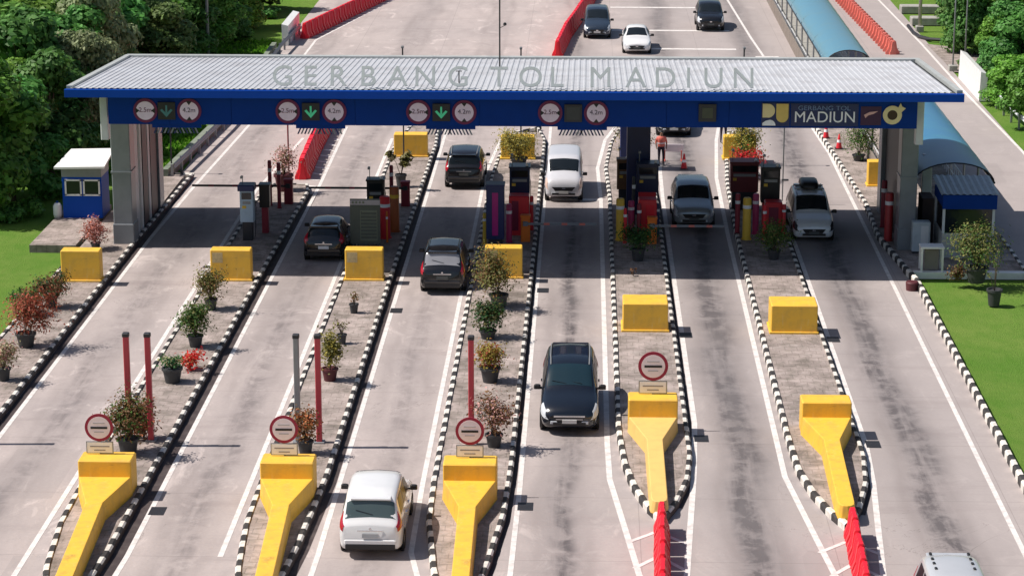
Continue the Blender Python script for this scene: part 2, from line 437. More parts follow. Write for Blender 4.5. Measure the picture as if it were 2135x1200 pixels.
# ================================================================== ground
g = MB(); g.add([(-900, -300, -0.06), (900, -300, -0.06), (900, 2500, -0.06), (-900, 2500, -0.06)], [(0, 1, 2, 3)])
struct(g.obj('ground', M_GRASS), 'green grass ground either side of the toll road')
g = MB()
for (x0, x1, y0, y1) in ((-18.9, 12.75, 20, 330), (12.75, 17.4, 91.3, 330), (17.4, 21.35, 20, 330)):
    g.add([(x0, y0, 0), (x1, y0, 0), (x1, y1, 0), (x0, y1, 0)], [(0, 1, 2, 3)])
struct(g.obj('road', M_ROAD), 'pale concrete toll plaza road')

# ---- white lines -------------------------------------------------
lines = MB()
def strip(mb, pts, w, z, mi=0, dash=None):
    pts = [Vector((p[0], p[1], 0)) for p in pts]
    n = len(pts); L = []
    for i, p in enumerate(pts):
        a = (pts[i] - pts[i - 1]).normalized() if i > 0 else (pts[1] - pts[0]).normalized()
        b = (pts[i + 1] - pts[i]).normalized() if i < n - 1 else a
        t = (a + b).normalized(); nn = Vector((-t.y, t.x, 0)); k = w / 2 / max(0.4, abs(nn.dot(Vector((-a.y, a.x, 0)))))
        L.append((p + nn * k, p - nn * k))
    for i in range(n - 1):
        q = [L[i][0], L[i][1], L[i + 1][1], L[i + 1][0]]
        mb.add([(v.x, v.y, z) for v in q], [(0, 1, 2, 3)], mi)
W = 0.15
NL, FL = 40, 135
strip(lines, [(-18.05, NL), (-18.05, 96), (-17.85, 106), (-17.3, 124), (-17.1, 150), (-13.6, 169), (-6, 200)], W, 0.006)
strip(lines, [(-14.9, 58), (-14.9, 105.5), (-14.2, 118)], W, 0.006)
strip(lines, [(-12.8, 50), (-12.3, 57), (-12.2, 60), (-12.15, 107), (-12.3, 121)], W, 0.006)
strip(lines, [(-9.7, 60), (-9.72, 118)], W, 0.006)
strip(lines, [(-7.6, 50), (-7.15, 57), (-7.1, 60), (-7.12, 122)], W, 0.006)
strip(lines, [(-3.7, 55), (-4.62, 60.5), (-4.68, 66), (-4.68, 110), (-4.25, 118)], W, 0.006)
strip(lines, [(-2.45, 50), (-1.9, 59), (-1.84, 66), (-1.82, 124)], W, 0.006)
strip(lines, [(1.95, 54), (1.35, 60.5), (0.77, 66.6), (0.72, 70), (0.68, 104), (0.55, 111), (0.95, 118), (1.9, 124)], W + 0.02, 0.006)
strip(lines, [(2.6, 57), (3.28, 67.5), (3.48, 72), (3.43, 104), (3.5, 112)], W + 0.02, 0.006)
strip(lines, [(7.1, 54), (6.45, 61), (5.92, 67.0), (5.95, 98), (6.05, 109), (6.5, 118), (7.0, 124)], W + 0.02, 0.006)
strip(lines, [(7.75, 57.5), (8.45, 66.5), (8.63, 70), (8.62, 96), (8.4, 106)], W + 0.02, 0.006)
strip(lines, [(11.88, NL), (11.82, 115), (11.5, 124), (10.4, 152), (9.9, 169), (9.2, 200)], W, 0.006)
strip(lines, [(21.15, 40), (21.3, 116), (21.0, 132), (20.9, 150), (20.55, 170), (20, 210)], W, 0.006)
# gore hatching ahead of the two right noses and behind the first island
for cx_, yl in ((2.05, (61.9, 60.0, 58.2)), (7.2, (61.3, 59.6, 57.9))):
    for i, y in enumerate(yl):
        wl = 0.85 - 0.16 * i
        strip(lines, [(cx_ - wl, y - 0.5), (cx_ - 0.1, y + 0.3), (cx_ + 0.05, y + 0.3), (cx_ + wl * 0.95, y - 0.6)], 0.14, 0.010)
for i in range(9):
    y = 107 + i * 1.35
    strip(lines, [(-13.4 + i * 0.1, y), (-12.3, y - 0.45)], 0.22, 0.010)
strip(lines, [(-14.3, 106.2), (-12.3, 106.0)], 0.2, 0.010)
for y in (165.2, 154.6, 147.0):
    strip(lines, [(1.6 if y > 150 else 4.0, y + 0.1), (9.2, y)], 0.55, 0.010)
strip(lines, [(10.2, 143.8), (11.6, 143.8)], 1.2, 0.010)
for y in (104.2,):
    strip(lines, [(-1.9, y), (0.7, y)], 0.45, 0.010)
struct(lines.obj('road_markings', M_WLINE), 'white painted lane lines and hatching')

dk = MB()
for (x, y) in ((-12.0, 63.5), (-1.64, 64.2), (3.62, 70.5), (3.6, 82.2), (8.78, 81.8), (8.85, 70.1), (-6.95, 85.2), (-1.6, 88.3)):
    for k in range(6):
        dk.box(x - 0.19, x + 0.19, y - 0.30 + k * 0.10, y - 0.30 + k * 0.10 + 0.07, -0.02, 0.014)
    dk.box(x - 0.22, x + 0.22, y - 0.33, y + 0.33, -0.03, 0.011)
o = dk.obj('drain_grates', M_DARK); o['kind'] = 'structure'

# ---- islands -----------------------------------------------------
ISL = []
def arc_poly(L, Rr): return L + Rr[::-1]
isl_def = [
    # left edge points (near -> far), right edge points (near -> far)
    ([(-13.15, 54.8), (-13.75, 56.5), (-14.15, 58.6), (-14.5, 62.0), (-14.6, 66.0), (-14.6, 104.0), (-14.2, 106.3)],
     [(-13.15, 54.8), (-12.75, 56.8), (-12.62, 60.0), (-12.6, 66.0), (-12.5, 90.0), (-12.38, 105.0), (-12.6, 106.3)]),
    ([(-8.2, 54.8), (-8.75, 56.5), (-9.1, 58.6), (-9.36, 62.0), (-9.42, 66.0), (-9.46, 116.0), (-9.0, 121.0)],
     [(-8.2, 54.8), (-7.85, 56.8), (-7.6, 60.5), (-7.42, 66.0), (-7.42, 90.0), (-7.3, 116.0), (-7.5, 121.0)]),
    ([(-3.15, 54.8), (-3.65, 56.6), (-3.98, 58.8), (-4.35, 62.6), (-4.42, 66.0), (-4.42, 108.0), (-4.25, 113.0), (-3.6, 119.0)],
     [(-3.15, 54.8), (-2.75, 56.6), (-2.45, 59.2), (-2.15, 63.0), (-2.06, 67.0), (-2.0, 90.0), (-1.98, 117.0), (-2.4, 120.5)]),
    ([(2.1, 62.9), (1.75, 63.9), (1.4, 65.5), (1.14, 67.6), (1.0, 70.7), (0.98, 104.0), (0.85, 110.6), (1.15, 116.4), (1.8, 121.5)],
     [(2.3, 62.9), (2.7, 64.2), (3.1, 66.2), (3.26, 68.5), (3.26, 72.0), (3.2, 104.0), (3.1, 110.0), (2.8, 117.0), (2.3, 121.5)]),
    ([(7.2, 62.5), (6.85, 63.6), (6.5, 65.2), (6.25, 67.2), (6.18, 70.7), (6.2, 98.0), (6.35, 107.0), (6.75, 115.0), (7.1, 119.5)],
     [(7.4, 62.5), (7.8, 63.8), (8.25, 66.0), (8.46, 68.5), (8.46, 72.0), (8.42, 96.0), (8.3, 104.0), (7.9, 112.0), (7.5, 119.5)]),
]
ISZ, KZ = 0.17, 0.22
KS = 0.46
def resample(pts, step):
    P = [Vector((p[0], p[1], 0)) for p in pts]; out = [P[0]]; 
    acc = 0.0; res = []
    lens = [0.0]
    for a, b in zip(P[:-1], P[1:]): lens.append(lens[-1] + (b - a).length)
    n = max(2, int(round(lens[-1] / step))); 
    for k in range(n + 1):
        s_ = lens[-1] * k / n; i = 0
        while i < len(lens) - 2 and lens[i + 1] < s_: i += 1
        t = (s_ - lens[i]) / max(1e-6, lens[i + 1] - lens[i]); res.append(P[i].lerp(P[i + 1], t))
    return res
def kerb_run(mb, pts, side, width=0.155, z=KZ, phase=0, dark=False):
    # side=+1: kerb body lies to the right (+normal) of the outer line
    q = resample(pts, KS); n = len(q); fr = []
    for i in range(n):
        a = (q[min(i + 1, n - 1)] - q[max(i - 1, 0)]).normalized(); nn = Vector((a.y, -a.x, 0)) * side
        fr.append((q[i], nn))
    jr = random.Random(int(abs(pts[0][0] * 13)))
    for i in range(n - 1):
        ring = []; jz = jr.uniform(-.009, .009); jx = jr.uniform(-.008, .008); z_ = z + jz
        for (p, nn) in (fr[i], fr[i + 1]):
            p = p + nn * jx; ring.append([p + Vector((0, 0, -0.03)), p + Vector((0, 0, z_ - 0.05)), p + nn * 0.045 + Vector((0, 0, z_)), p + nn * width + Vector((0, 0, z_)), p + nn * width + Vector((0, 0, 0.05))])
        vs_ = ring[0] + ring[1]
        if (i + phase) % 2 == 0 and False: pass
        mi = (i + phase) % 2
        mb.add(vs_, [(0, 1, 6, 5)], 2 if dark else mi)  # dark: outer face coloured as if in shade, no black and white
        mb.add(vs_, [(k, k + 1, 5 + k + 1, 5 + k) for k in range(1, 4)], mi)
kshade = MB()  # kerb shadow painted on the road as dark strips
for i, (Lp, Rp) in enumerate(isl_def):
    pv = MB(); poly = [(p[0] + 0.1, p[1] + (0.12 if k == 0 else 0)) for k, p in enumerate(Lp)]
    poly2 = [(p[0] - 0.1, p[1] + (0.12 if k == 0 else 0)) for k, p in enumerate(Rp)]
    # strips between left and right edges at a common set of Y
    Ls = resample(poly, 0.9); Rs = resample(poly2, 0.9); ys = np.linspace(max(Ls[0].y, Rs[0].y), min(Ls[-1].y, Rs[-1].y), 90)
    lx = np.interp(ys, [p.y for p in Ls], [p.x for p in Ls]); rx = np.interp(ys, [p.y for p in Rs], [p.x for p in Rs])
    vs_ = []; fs = []
    for k in range(90):
        vs_ += [(lx[k], ys[k], ISZ), (rx[k], ys[k], ISZ)]
        if k: fs.append((2 * k - 2, 2 * k - 1, 2 * k + 1, 2 * k))
    pv.add(vs_, fs)
    struct(pv.obj('island_pavement', M_PAVE), 'weathered raised island pavement between toll lanes')
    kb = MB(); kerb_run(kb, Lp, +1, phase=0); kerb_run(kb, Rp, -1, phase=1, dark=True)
    # far end cap
    kerb_run(kb, [Lp[-1], Rp[-1]], +1, phase=0)
    struct(kb.obj('island_kerb', [M_KW, M_KB, M_KSHADE]), 'black and white painted island kerb')
    gw_ = (.34, .22, .12, .12, .12)[i]; strip(kshade, [(p[0] + gw_ / 2, p[1]) for p in Rp[1:-1]], gw_, 0.004)
struct(kshade.obj('kerb_shade_strip', M_KSHADE), 'dark strip of painted shade along the island kerbs')
# left verge pavement + kerbs
pv = MB(); pv.add([(-20.5, 40, ISZ), (-18.55, 40, ISZ), (-18.55, 108.2, ISZ), (-20.5, 108.2, ISZ)], [(0, 1, 2, 3)])
struct(pv.obj('island_pavement', M_PAVE), 'left edge pavement of potted plants')
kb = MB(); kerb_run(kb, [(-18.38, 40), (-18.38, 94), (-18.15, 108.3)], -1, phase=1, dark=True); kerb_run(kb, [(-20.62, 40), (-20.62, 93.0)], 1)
kerb_run(kb, [(-20.6, 108.3), (-18.15, 108.3)], -1)
struct(kb.obj('island_kerb', [M_KW, M_KB, M_KSHADE]), 'black and white kerb on the left verge')
g2 = MB(); strip(g2, [(-18.25, 40), (-18.25, 108)], 0.24, 0.004)  # same painted shade strip beside the left verge kerb
struct(g2.obj('kerb_shade_strip', M_KSHADE))
# right verge
kb = MB(); kerb_run(kb, [(12.66, 40), (12.66, 89.6), (12.45, 91.5)], 1, phase=0, z=0.26)
struct(kb.obj('island_kerb', [M_KW, M_KB, M_KSHADE]), 'black and white kerb beside the right lawn')
kb = MB(); kerb_run(kb, [(12.5, 91.5), (12.05, 97), (12.2, 103), (11.95, 112), (11.66, 120.5), (11.5, 124)], 1, phase=0)
struct(kb.obj('island_kerb', [M_KW, M_KB, M_KSHADE]), 'black and white kerb on the right of the exit lane')
kb = MB(); kerb_run(kb, [(17.25, 40), (17.25, 97)], -1, phase=0)
struct(kb.obj('island_kerb', [M_KW, M_KB, M_KSHADE]), 'black and white kerb beside the service road')
pv = MB(); pv.add([(12.6, 91.0, ISZ), (17.2, 91.0, ISZ), (17.2, 124, ISZ), (11.7, 124, ISZ), (12.1, 104, ISZ), (12.2, 97, ISZ)], [(0, 1, 2, 3, 4, 5)])
struct(pv.obj('island_pavement', M_PAVE), 'paved right end island with booth')
sl_ = MB(); sl_.box(12.75, 17.2, 90.6, 90.95, -0.02, 0.24)
struct(sl_.obj('kerb_edge', M_WHITE), 'pale kerb edge between lawn and pavement')
sl_ = MB(); sl_.box(-22.55, -20.66, 93.9, 101.5, -0.06, 0.26)
struct(sl_.obj('booth_slab', M_PAVE), 'raised dark slab in front of the blue booth')

# ================================================================== grass tufts (uncountable)
rng = random.Random(5)
tf = MB()
def tuft(x, y, s):
    for k in range(3):
        a = rng.uniform(0, math.pi); dx, dy = math.cos(a) * s * 0.6, math.sin(a) * s * 0.6; lx, ly = rng.uniform(-.3, .3) * s, rng.uniform(-.3, .3) * s
        tf.add([(x - dx, y - dy, -0.06), (x + dx, y + dy, -0.06), (x + lx, y + ly, -0.06 + s)], [(0, 1, 2)])
for _ in range(2500):
    x = rng.uniform(-25, -20.75); y = rng.uniform(75, 108)
    if x > -22.7 and 93.5 < y < 101.6: continue
    pass
for _ in range(4000):
    x = rng.uniform(-24, -19.6); y = rng.uniform(109, 150); tuft(x, y, rng.uniform(0.08, 0.25))
M_TUFT = leaf_mat('grass_blades', (0.11, 0.30, 0.02), (0.2, 0.38, 0.04), scale=0.8)
o = tf.obj('grass', M_TUFT); o['kind'] = 'stuff'; o['label'] = 'short grass blades over the verges and lawn'

# ================================================================== canopy
canopy = thing('toll_canopy', 'long toll gate canopy with ribbed pale roof and blue fascia spanning six lanes', 'toll canopy', (-3, 96, 0))
def cpart(mb, name, mats, **k):
    o = mb.obj(name, mats, **k); o.parent = canopy; o.matrix_parent_inverse = Matrix.Translation((3, -96, 0)); return o
RX0, RX1, RY0, RY1, RZ0, RZ1 = -19.75, 14.08, 90.2, 102.0, 7.36, 6.63
# corrugated roof skin
rf = MB(); per = 0.235; n = int((RX1 - RX0) / per); vs_ = []; fs = []
xs = []
for i in range(n):
    b0 = RX0 + i * per
    xs += [(b0, 0), (b0 + per * 0.52, 0), (b0 + per * 0.62, 0.026), (b0 + per * 0.88, 0.026)]
xs.append((RX0 + n * per, 0))
for (x, dz) in xs: vs_ += [(x, RY0 - 0.06, RZ0 + dz), (x, RY1, RZ1 + dz)]
for i in range(len(xs) - 1): fs.append((2 * i, 2 * i + 2, 2 * i + 3, 2 * i + 1))
rf.add(vs_, fs); cpart(rf, 'roof', M_ROOF)
def roofz(y): return RZ0 + (RZ1 - RZ0) * (y - RY0) / (RY1 - RY0)
fl = MB()
fl.box(RX0 - 0.1, RX1 + 0.12, RY1 - 0.02, RY1 + 0.35, RZ1 - 0.12, RZ1 + 0.10)
for x in (RX0 - 0.16, RX1 - 0.06):
    fl.add([(x, RY0, RZ0 - .05), (x + .22, RY0, RZ0 - .05), (x + .22, RY1 + .3, RZ1 - .05), (x, RY1 + .3, RZ1 - .05),
            (x, RY0, RZ0 + .09), (x + .22, RY0, RZ0 + .09), (x + .22, RY1 + .3, RZ1 + .09), (x, RY1 + .3, RZ1 + .09)],
           [(0, 1, 2, 3), (4, 5, 6, 7), (0, 1, 5, 4), (1, 2, 6, 5), (2, 3, 7, 6), (3, 0, 4, 7)])
cpart(fl, 'roof_flashing', M_FLASH)
# soffit + roof edge band
e = MB(); zb = 7.03
e.box(RX0 - 0.2, RX1 + 0.2, RY0 - 0.22, RY0 - 0.065, zb, RZ0 - 0.02)
cpart(e, 'roof_edge', M_BLUE2, bevel=0.01)
e = MB()
e.add([(RX0, RY0 - .06, zb + .02), (RX1, RY0 - .06, zb + .02), (RX1, RY1 + .3, 6.35), (RX0, RY1 + .3, 6.35)], [(0, 1, 2, 3)])
e.add([(RX0, RY0 - .06, zb + .02), (RX0, RY1 + .3, 6.35), (RX0, RY1 + .3, RZ1 - .06), (RX0, RY0 - .06, RZ0 - .06)], [(0, 1, 2, 3)])
e.add([(RX1, RY0 - .06, zb + .02), (RX1, RY1 + .3, 6.35), (RX1, RY1 + .3, RZ1 - .06), (RX1, RY0 - .06, RZ0 - .06)], [(0, 1, 2, 3)])
e.add([(RX0, RY1 + .3, 6.35), (RX1, RY1 + .3, 6.35), (RX1, RY1 + .3, RZ1 - .13), (RX0, RY1 + .3, RZ1 - .13)], [(0, 1, 2, 3)])
cpart(e, 'soffit', M_COLG)
# fascia with panel seams
FX0, FX1, FY, FZ0, FZ1 = -18.4, 12.6, 90.45, 5.92, 7.02
fa = MB(); npan = 13; pw = (FX1 - FX0) / npan
for i in range(npan):
    fa.box(FX0 + i * pw + 0.008, FX0 + (i + 1) * pw - 0.008, FY, FY + 0.06, FZ0, FZ1)
fa.box(FX0, FX1, FY + 0.03, FY + 0.35, FZ0 + 0.01, FZ1 - 0.005)
for x0 in (FX0, FX1 - 0.3): fa.box(x0, x0 + 0.3, FY + 0.35, RY1 - 0.2, FZ0 + 0.05, 6.35)
fa.box(FX0 + 0.3, FX1 - 0.3, RY1 - 0.6, RY1 - 0.3, FZ0, 6.35)
cpart(fa, 'fascia', M_BLUE)
bt = MB()
for x in np.arange(FX0 + 2.6, FX1 - 1, 2.6): bt.box(x - 0.1, x + 0.1, FY + 0.36, RY1 - 0.65, 6.08, 6.36)
cpart(bt, 'beam', M_DARK)
# columns: left pair with louvred wall, right pair
def column_pair(X0, X1, inner, sgn):
    c = MB(); c.cbox(X0, X1, 94.6, 95.6, 0.1, 6.1, 0.03); c.box(X0 - 0.03, X1 + 0.03, 94.56, 95.64, 3.1, 3.18); c.cbox(X0 - 0.03, X1 + 0.03, 94.55, 95.65, 0.1, 1.0, 0.02)
    cpart(c, 'column', M_COLG)
    c = MB(); c.cbox(X0, X1, 101.0, 102.0, 0.1, 6.1, 0.03); cpart(c, 'column', M_COLG)
column_pair(-19.2, -18.42, -18.42, 1)
column_pair(12.62, 13.3, 12.62, -1)
lv = MB()
lv.box(-19.1, -18.75, 95.6, 101.0, 0.1, 6.05, 0)
cpart(lv, 'side_wall', mat('side_wall_brown', (0.20, 0.14, 0.13), 0.7, dirt=0.2))
pl = MB()
for (y, w, mi) in ((96.3, 0.32, 0), (97.3, 0.18, 1), (98.2, 0.5, 2), (99.1, 0.22, 0), (100.2, 0.7, 2)):
    pl.box(-18.8, -18.5, y - w, y + w, 0.12, 5.95, mi)
cpart(pl, 'wall_fin', [M_COLL, M_WHITE, M_DARK])
lv = MB(); lv.box(12.8, 13.2, 95.6, 101.0, 0.1, 6.05); cpart(lv, 'side_wall', M_DARK)
pl = MB()
for x in (-18.72, 12.82):
    pl = MB(); pl.cbox(x - 0.15, x + 0.15, 91.2, 91.6, 5.15, 6.9, 0.03); cpart(pl, 'downpipe_cover', M_COLL)
cc = MB(); cc.cbox(1.75, 2.75, 100.6, 101.6, 0.15, 6.1, 0.03); cpart(cc, 'column', M_NAVY)

# standing letters on the roof front
rs = thing('roof_lettering', 'row of grey standing letters reading GERBANG TOL MADIUN on the canopy roof', 'sign letters', (-3.0, 90.35, 7.2))
for ch, px in zip('GERBANGTOLMADIUN', (588, 645, 703, 766, 828, 886, 955, 1040, 1106, 1160, 1252, 1326, 1387, 1436, 1488, 1551)):
    w = GY(px, 172, 90.35)
    text_obj(ch, 1.12, 0.05, M_LETTER, 'letter', rs, (w.x + 3.0, 0, 0.06), rot=(R(66), 0, 0), sx=1.05 if ch != 'I' else 1.0)
rl = MB(); rl.box(-9.6, 15.2, 0.02, 0.05, 0.0, 0.07)
o = MB(); o.box(-9.2, 10.7, -0.02, 0.03, 0.02, 0.05); o.obj('mounting_rail', M_FLASH, rs)

# sign text on fascia
ys = FY - 0.02
nm = thing('name_sign', 'white GERBANG TOL MADIUN lettering on the right of the blue fascia', 'sign', (9.0, ys, 6.4))
bp = MB(); bp.box(-1.2, 1.36, -0.005, 0.02, -0.4, 0.47); bp.obj('backing_panel', mat('dark_sign_back', (0.012, 0.022, 0.10), 0.4, dirt=0.05), nm)
text_obj('MADIUN', 0.60, 0.015, M_SIGNW, 'lettering', nm, (0.09, -0.022, -0.36), sx=1.0)
text_obj('GERBANG TOL', 0.25, 0.012, mat('faded_blue_lettering', (0.16, 0.24, 0.42), 0.5, dirt=0.2), 'lettering', nm, (0.06, -0.02, 0.17), sx=1.18)
# ministry style emblem: two gold rounded blocks
em = thing('gold_emblem', 'gold two part emblem left of the MADIUN lettering', 'emblem', (7.2, ys, 6.45))
b = MB(); b.box(-0.52, 0.55, -0.004, 0.02, -0.46, 0.44); b.obj('backing_panel', MATS['dark_sign_back'], em)
def arc(cx_, cz, r_, a0, a1, n=10): return [(cx_ + r_ * math.cos(R(a0 + (a1 - a0) * k / n)), cz + r_ * math.sin(R(a0 + (a1 - a0) * k / n))) for k in range(n + 1)]
p1 = [(-0.48, -0.12), (-0.3, -0.12)] + arc(-0.28, 0.14, 0.27, -80, 80) + [(-0.48, 0.41)]
b = MB(); b.plate(p1, -0.03, -0.005); b.obj('left_block', M_GOLDP, em)
p2 = [(0.04, 0.41), (0.04, -0.08)] + arc(0.27, -0.08, 0.23, 180, 360) + [(0.5, 0.41)]
b = MB(); b.plate(p2, -0.03, -0.005); b.obj('right_block', M_GOLD, em)
p3 = [(-0.48, -0.43), (0.02, -0.43)] + arc(-0.2, -0.43, 0.22, 0, 90)[1:] + [(-0.36, -0.25), (-0.48, -0.34)]
b = MB(); b.plate(p3, -0.03, -0.005); b.obj('base_block', M_SIGNW, em)
em = thing('swoosh_emblem', 'small pale red swoosh emblem between lettering and gold ring', 'emblem', (10.83, ys, 6.47))
b = MB(); b.box(-0.38, 0.4, -0.004, 0.02, -0.42, 0.3); b.obj('backing_panel', mat('plum_panel', (0.05, 0.01, 0.05), 0.5, dirt=0.05), em)
b = MB(); b.plate([(-0.26, -0.02), (-0.05, 0.09), (0.28, 0.13), (0.1, 0.02), (-0.1, -0.04), (-0.2, -0.14)], -0.03, -0.005); b.obj('swoosh', mat('pale_red', (0.75, 0.42, 0.38), 0.5), em)
em = thing('ring_emblem', 'pale gold ring emblem with small tail at right end of fascia', 'emblem', (11.65, ys, 6.45))
b = MB(); ou, inn = arc(0, 0, 0.36, 0, 360, 36)[:-1], arc(0, 0, 0.19, 0, 360, 36)[:-1]
vs_ = [(p[0], -0.03, p[1]) for p in ou] + [(p[0], -0.03, p[1]) for p in inn] + [(p[0], -0.0, p[1]) for p in ou] + [(p[0], -0.0, p[1]) for p in inn]
b.add(vs_, [(i, (i + 1) % 36, 36 + (i + 1) % 36, 36 + i) for i in range(36)] + [(i, (i + 1) % 36, 72 + (i + 1) % 36, 72 + i) for i in range(36)])
b.plate([(0.2, 0.27), (0.3, 0.46), (0.36, 0.33), (0.5, 0.26), (0.33, 0.1)], -0.031, -0.004)
b.obj('ring', M_GOLDP, em)
b = MB(); b.plate(arc(0, 0, 0.19, 0, 360, 24)[:-1], -0.012, -0.002); b.obj('centre', mat('brown_centre', (0.05, 0.02, 0.005), 0.5), em)

# overhead round limits, lane signals, striped clearance guards
def round_limit(name, cat, label, x, z, txt, horizontal):
    t = thing(name, label, cat, (x, FY - 0.03, z), 0, 'overhead round limit signs')
    b = MB(); b.plate(arc(0, 0, 0.47, 0, 360, 32)[:-1], -0.02, 0.03); b.obj('red_rim', mat('dark_plum_rim', (0.14, 0.006, 0.06), .5, dirt=.05), t)
    b = MB(); b.plate(arc(0, 0, 0.36, 0, 360, 32)[:-1], -0.032, -0.02); b.obj('face', mat('lilac_white_face', (0.80, 0.66, 0.76), .5, dirt=.1), t)
    b = MB()
    for s_ in (-1, 1):
        tri = [(s_ * 0.37, 0.11), (s_ * 0.37, -0.11), (s_ * 0.22, 0.0)] if horizontal else [(-0.11, s_ * 0.37), (0.11, s_ * 0.37), (0.0, s_ * 0.22)]
        b.plate(tri, -0.038, -0.032)
    b.obj('arrow_wedge', M_BLACK, t)
    text_obj(txt, 0.25, 0.004, mat('dark_print', (0.06, 0.03, 0.05), .6) if not horizontal else mat('maroon_print', (0.14, 0.03, 0.05), 0.6), 'numerals', t, (0.0, -0.038, -0.1))
    return t
sig = [(-16.94, -16.12, -15.25), (-11.45, -10.56, -9.66), (-6.43, -5.55, -4.67), (-1.38, -0.5, 0.38)]
lanes_w = ['first lane from the left', 'second lane from the left', 'third lane from the left', 'fourth lane from the left']
for i, (a, c, d) in enumerate(sig):
    round_limit('width_limit_sign', 'road sign', 'round width limit sign above the %s, left of the lane signal' % lanes_w[i], a, 6.46, '2.5m', True)
    round_limit('height_limit_sign', 'road sign', 'round height limit sign above the %s, right of the lane signal' % lanes_w[i], d, 6.46, '4.2m', False)
    st = ('dim green down arrow', 'lit green down arrow', 'lit green down arrow', 'unlit dark face')[i]
    t = thing('lane_signal', 'square lane signal with %s above the %s' % (st, lanes_w[i]), 'lane signal', (c, FY - 0.03, 6.46), 0, 'overhead lane signals')
    b = MB(); b.cbox(-0.34, 0.34, -0.06, 0.0, -0.34, 0.34, 0.015); b.obj('housing', M_BLACK if i < 3 else M_DARK, t)
    if i < 3:
        gm = M_GREEN_DIM if i == 0 else M_GREEN_LED
        b = MB(); b.plate([(-0.035, 0.22), (-0.035, -0.08), (0.035, -0.08), (0.035, 0.22)], -0.075, -0.062)
        b.plate([(-0.24, 0.03), (-0.17, 0.08), (0, -0.1), (0.17, 0.08), (0.24, 0.03), (0, -0.24)], -0.0755, -0.0625)
        b.obj('arrow', gm, t)
    else:
        b = MB(); b.box(-0.25, 0.25, -0.075, -0.062, -0.25, 0.25); b.obj('face', mat('unlit_led_face', (0.05, 0.055, 0.055), 0.6), t)
    # clearance guard
    t = thing('clearance_guard', 'blue hanging clearance bar with striped lower edge above the %s' % lanes_w[i], 'clearance bar', (c + 0.35, FY + 0.1, 5.98), 0, 'striped clearance bars')
    b = MB(); b.box(-0.95, 0.95, -0.04, 0.04, -0.20, 0.06); b.obj('bar', M_BLUE, t)
    b = MB()
    for k in range(14):
        x = -0.88 + k * 0.13; sl2 = 0.10 if x < 0 else -0.10
        b.plate([(x - 0.03, -0.42), (x + 0.035, -0.42), (x + 0.035 + sl2, -0.2), (x - 0.03 + sl2, -0.2)], -0.026, -0.02, k % 2)
    b.obj('striped_edge', [M_NAVY, M_COLG], t)
t = thing('lane_signal', 'square unlit lane signal on the blank fascia above the fifth lane', 'lane signal', (4.62, FY - 0.03, 6.5), 0, 'overhead lane signals')
b = MB(); b.cbox(-0.34, 0.34, -0.06, 0.0, -0.34, 0.34, 0.015); b.obj('housing', M_DARK, t)
b = MB(); b.box(-0.2, 0.2, -0.075, -0.062, -0.2, 0.2); b.obj('face', mat('olive_face', (0.07, 0.08, 0.05), 0.6), t)
# mast on the roof
t = thing('antenna_mast', 'thin grey mast standing on the canopy roof', 'mast', (GY(1042, 170, 91.6).x, 91.6, 7.13))
b = MB(); b.tube([(0, 0, 0), (0, 0, 9.0)], 0.03, 8); b.tube([(0, 0, 0), (0, 0, 0.06)], 0.09, 10); b.obj('pole', M_DARK, t)
b = MB(); b.lathe([(0.0, -0.07), (0.06, -0.04), (0.07, 0), (0.05, 0.05), (0, 0.07)], 10, (0.2, 0, 2.55)); b.tube([(0, 0, 2.4), (0.2, 0, 2.5)], 0.012, 6); b.obj('sensor', M_BLACK, t)
t = thing('roof_bracket', 'short dark bracket on the canopy roof left of the mast', 'bracket', (GY(957, 165, 92.5).x, 92.5, 7.1))
b = MB(); b.tube([(0, 0, 0), (0, 0, 0.62)], 0.025, 8); b.tube([(-0.12, 0, 0.6), (0.12, 0, 0.6)], 0.02, 6); b.box(-0.05, 0.05, -0.05, 0.05, 0, 0.1); b.obj('post', M_DARK, t)

# ================================================================== yellow blocks and noses
def crash_block(x0, x1, y0, y1, h, label, m=M_YEL, badge=False, name='crash_block'):
    t = thing(name, label, 'crash block', ((x0 + x1) / 2, y0, ISZ), 0, 'yellow crash blocks on the islands')
    w = (x1 - x0) / 2; d = y1 - y0
    b = MB(); b.cbox(-w, w, 0, d, -0.02, h, 0.03); b.cbox(-w - 0.05, w + 0.05, -0.05, d + 0.05, -0.02, 0.08, 0.02); b.obj('body', m, t)
    if badge:
        b = MB(); b.box(-w + 0.08, -w + 0.48, -0.012, 0.0, h - 0.5, h - 0.1); b.plate(arc(-w + 0.28, h - 0.3, 0.13, 0, 360, 16)[:-1], -0.016, -0.012)
        b.obj('sticker', mat('faded_sticker', (0.60, 0.46, 0.22), 0.6, dirt=0.3, dscale=12), t)
    return t
crash_block(-20.05, -18.55, 88.4, 89.0, 1.22, 'yellow crash block at far left beside the blue booth', badge=False)
crash_block(-14.35, -12.8, 88.7, 89.3, 1.22, 'yellow crash block with faded sticker behind the leftmost toll island plants', badge=True)
crash_block(-9.2, -7.75, 88.9, 89.5, 1.22, 'yellow crash block with faded sticker below the dark price board', badge=True)
crash_block(-3.85, -2.42, 89.4, 90.0, 1.22, 'yellow crash block in front of the navy cabinet with magenta strip', badge=True)
crash_block(1.35, 2.95, 82.0, 83.3, 1.03, 'yellow crash block behind the round sign of the fourth nose')
crash_block(6.58, 8.22, 81.9, 83.2, 1.03, 'rightmost yellow crash block in front of the canopy')
crash_block(-9.2, -7.6, 112.6, 113.3, 1.1, 'yellow crash block seen under the canopy behind the palm pot')
crash_block(-4.05, -2.45, 112.2, 112.9, 1.1, 'yellow crash block overgrown by yellow shrub beyond the canopy', M_OCH)
crash_block(6.55, 8.1, 112.5, 113.2, 1.1, 'ochre crash block behind red flowers on the right island', M_OCH)
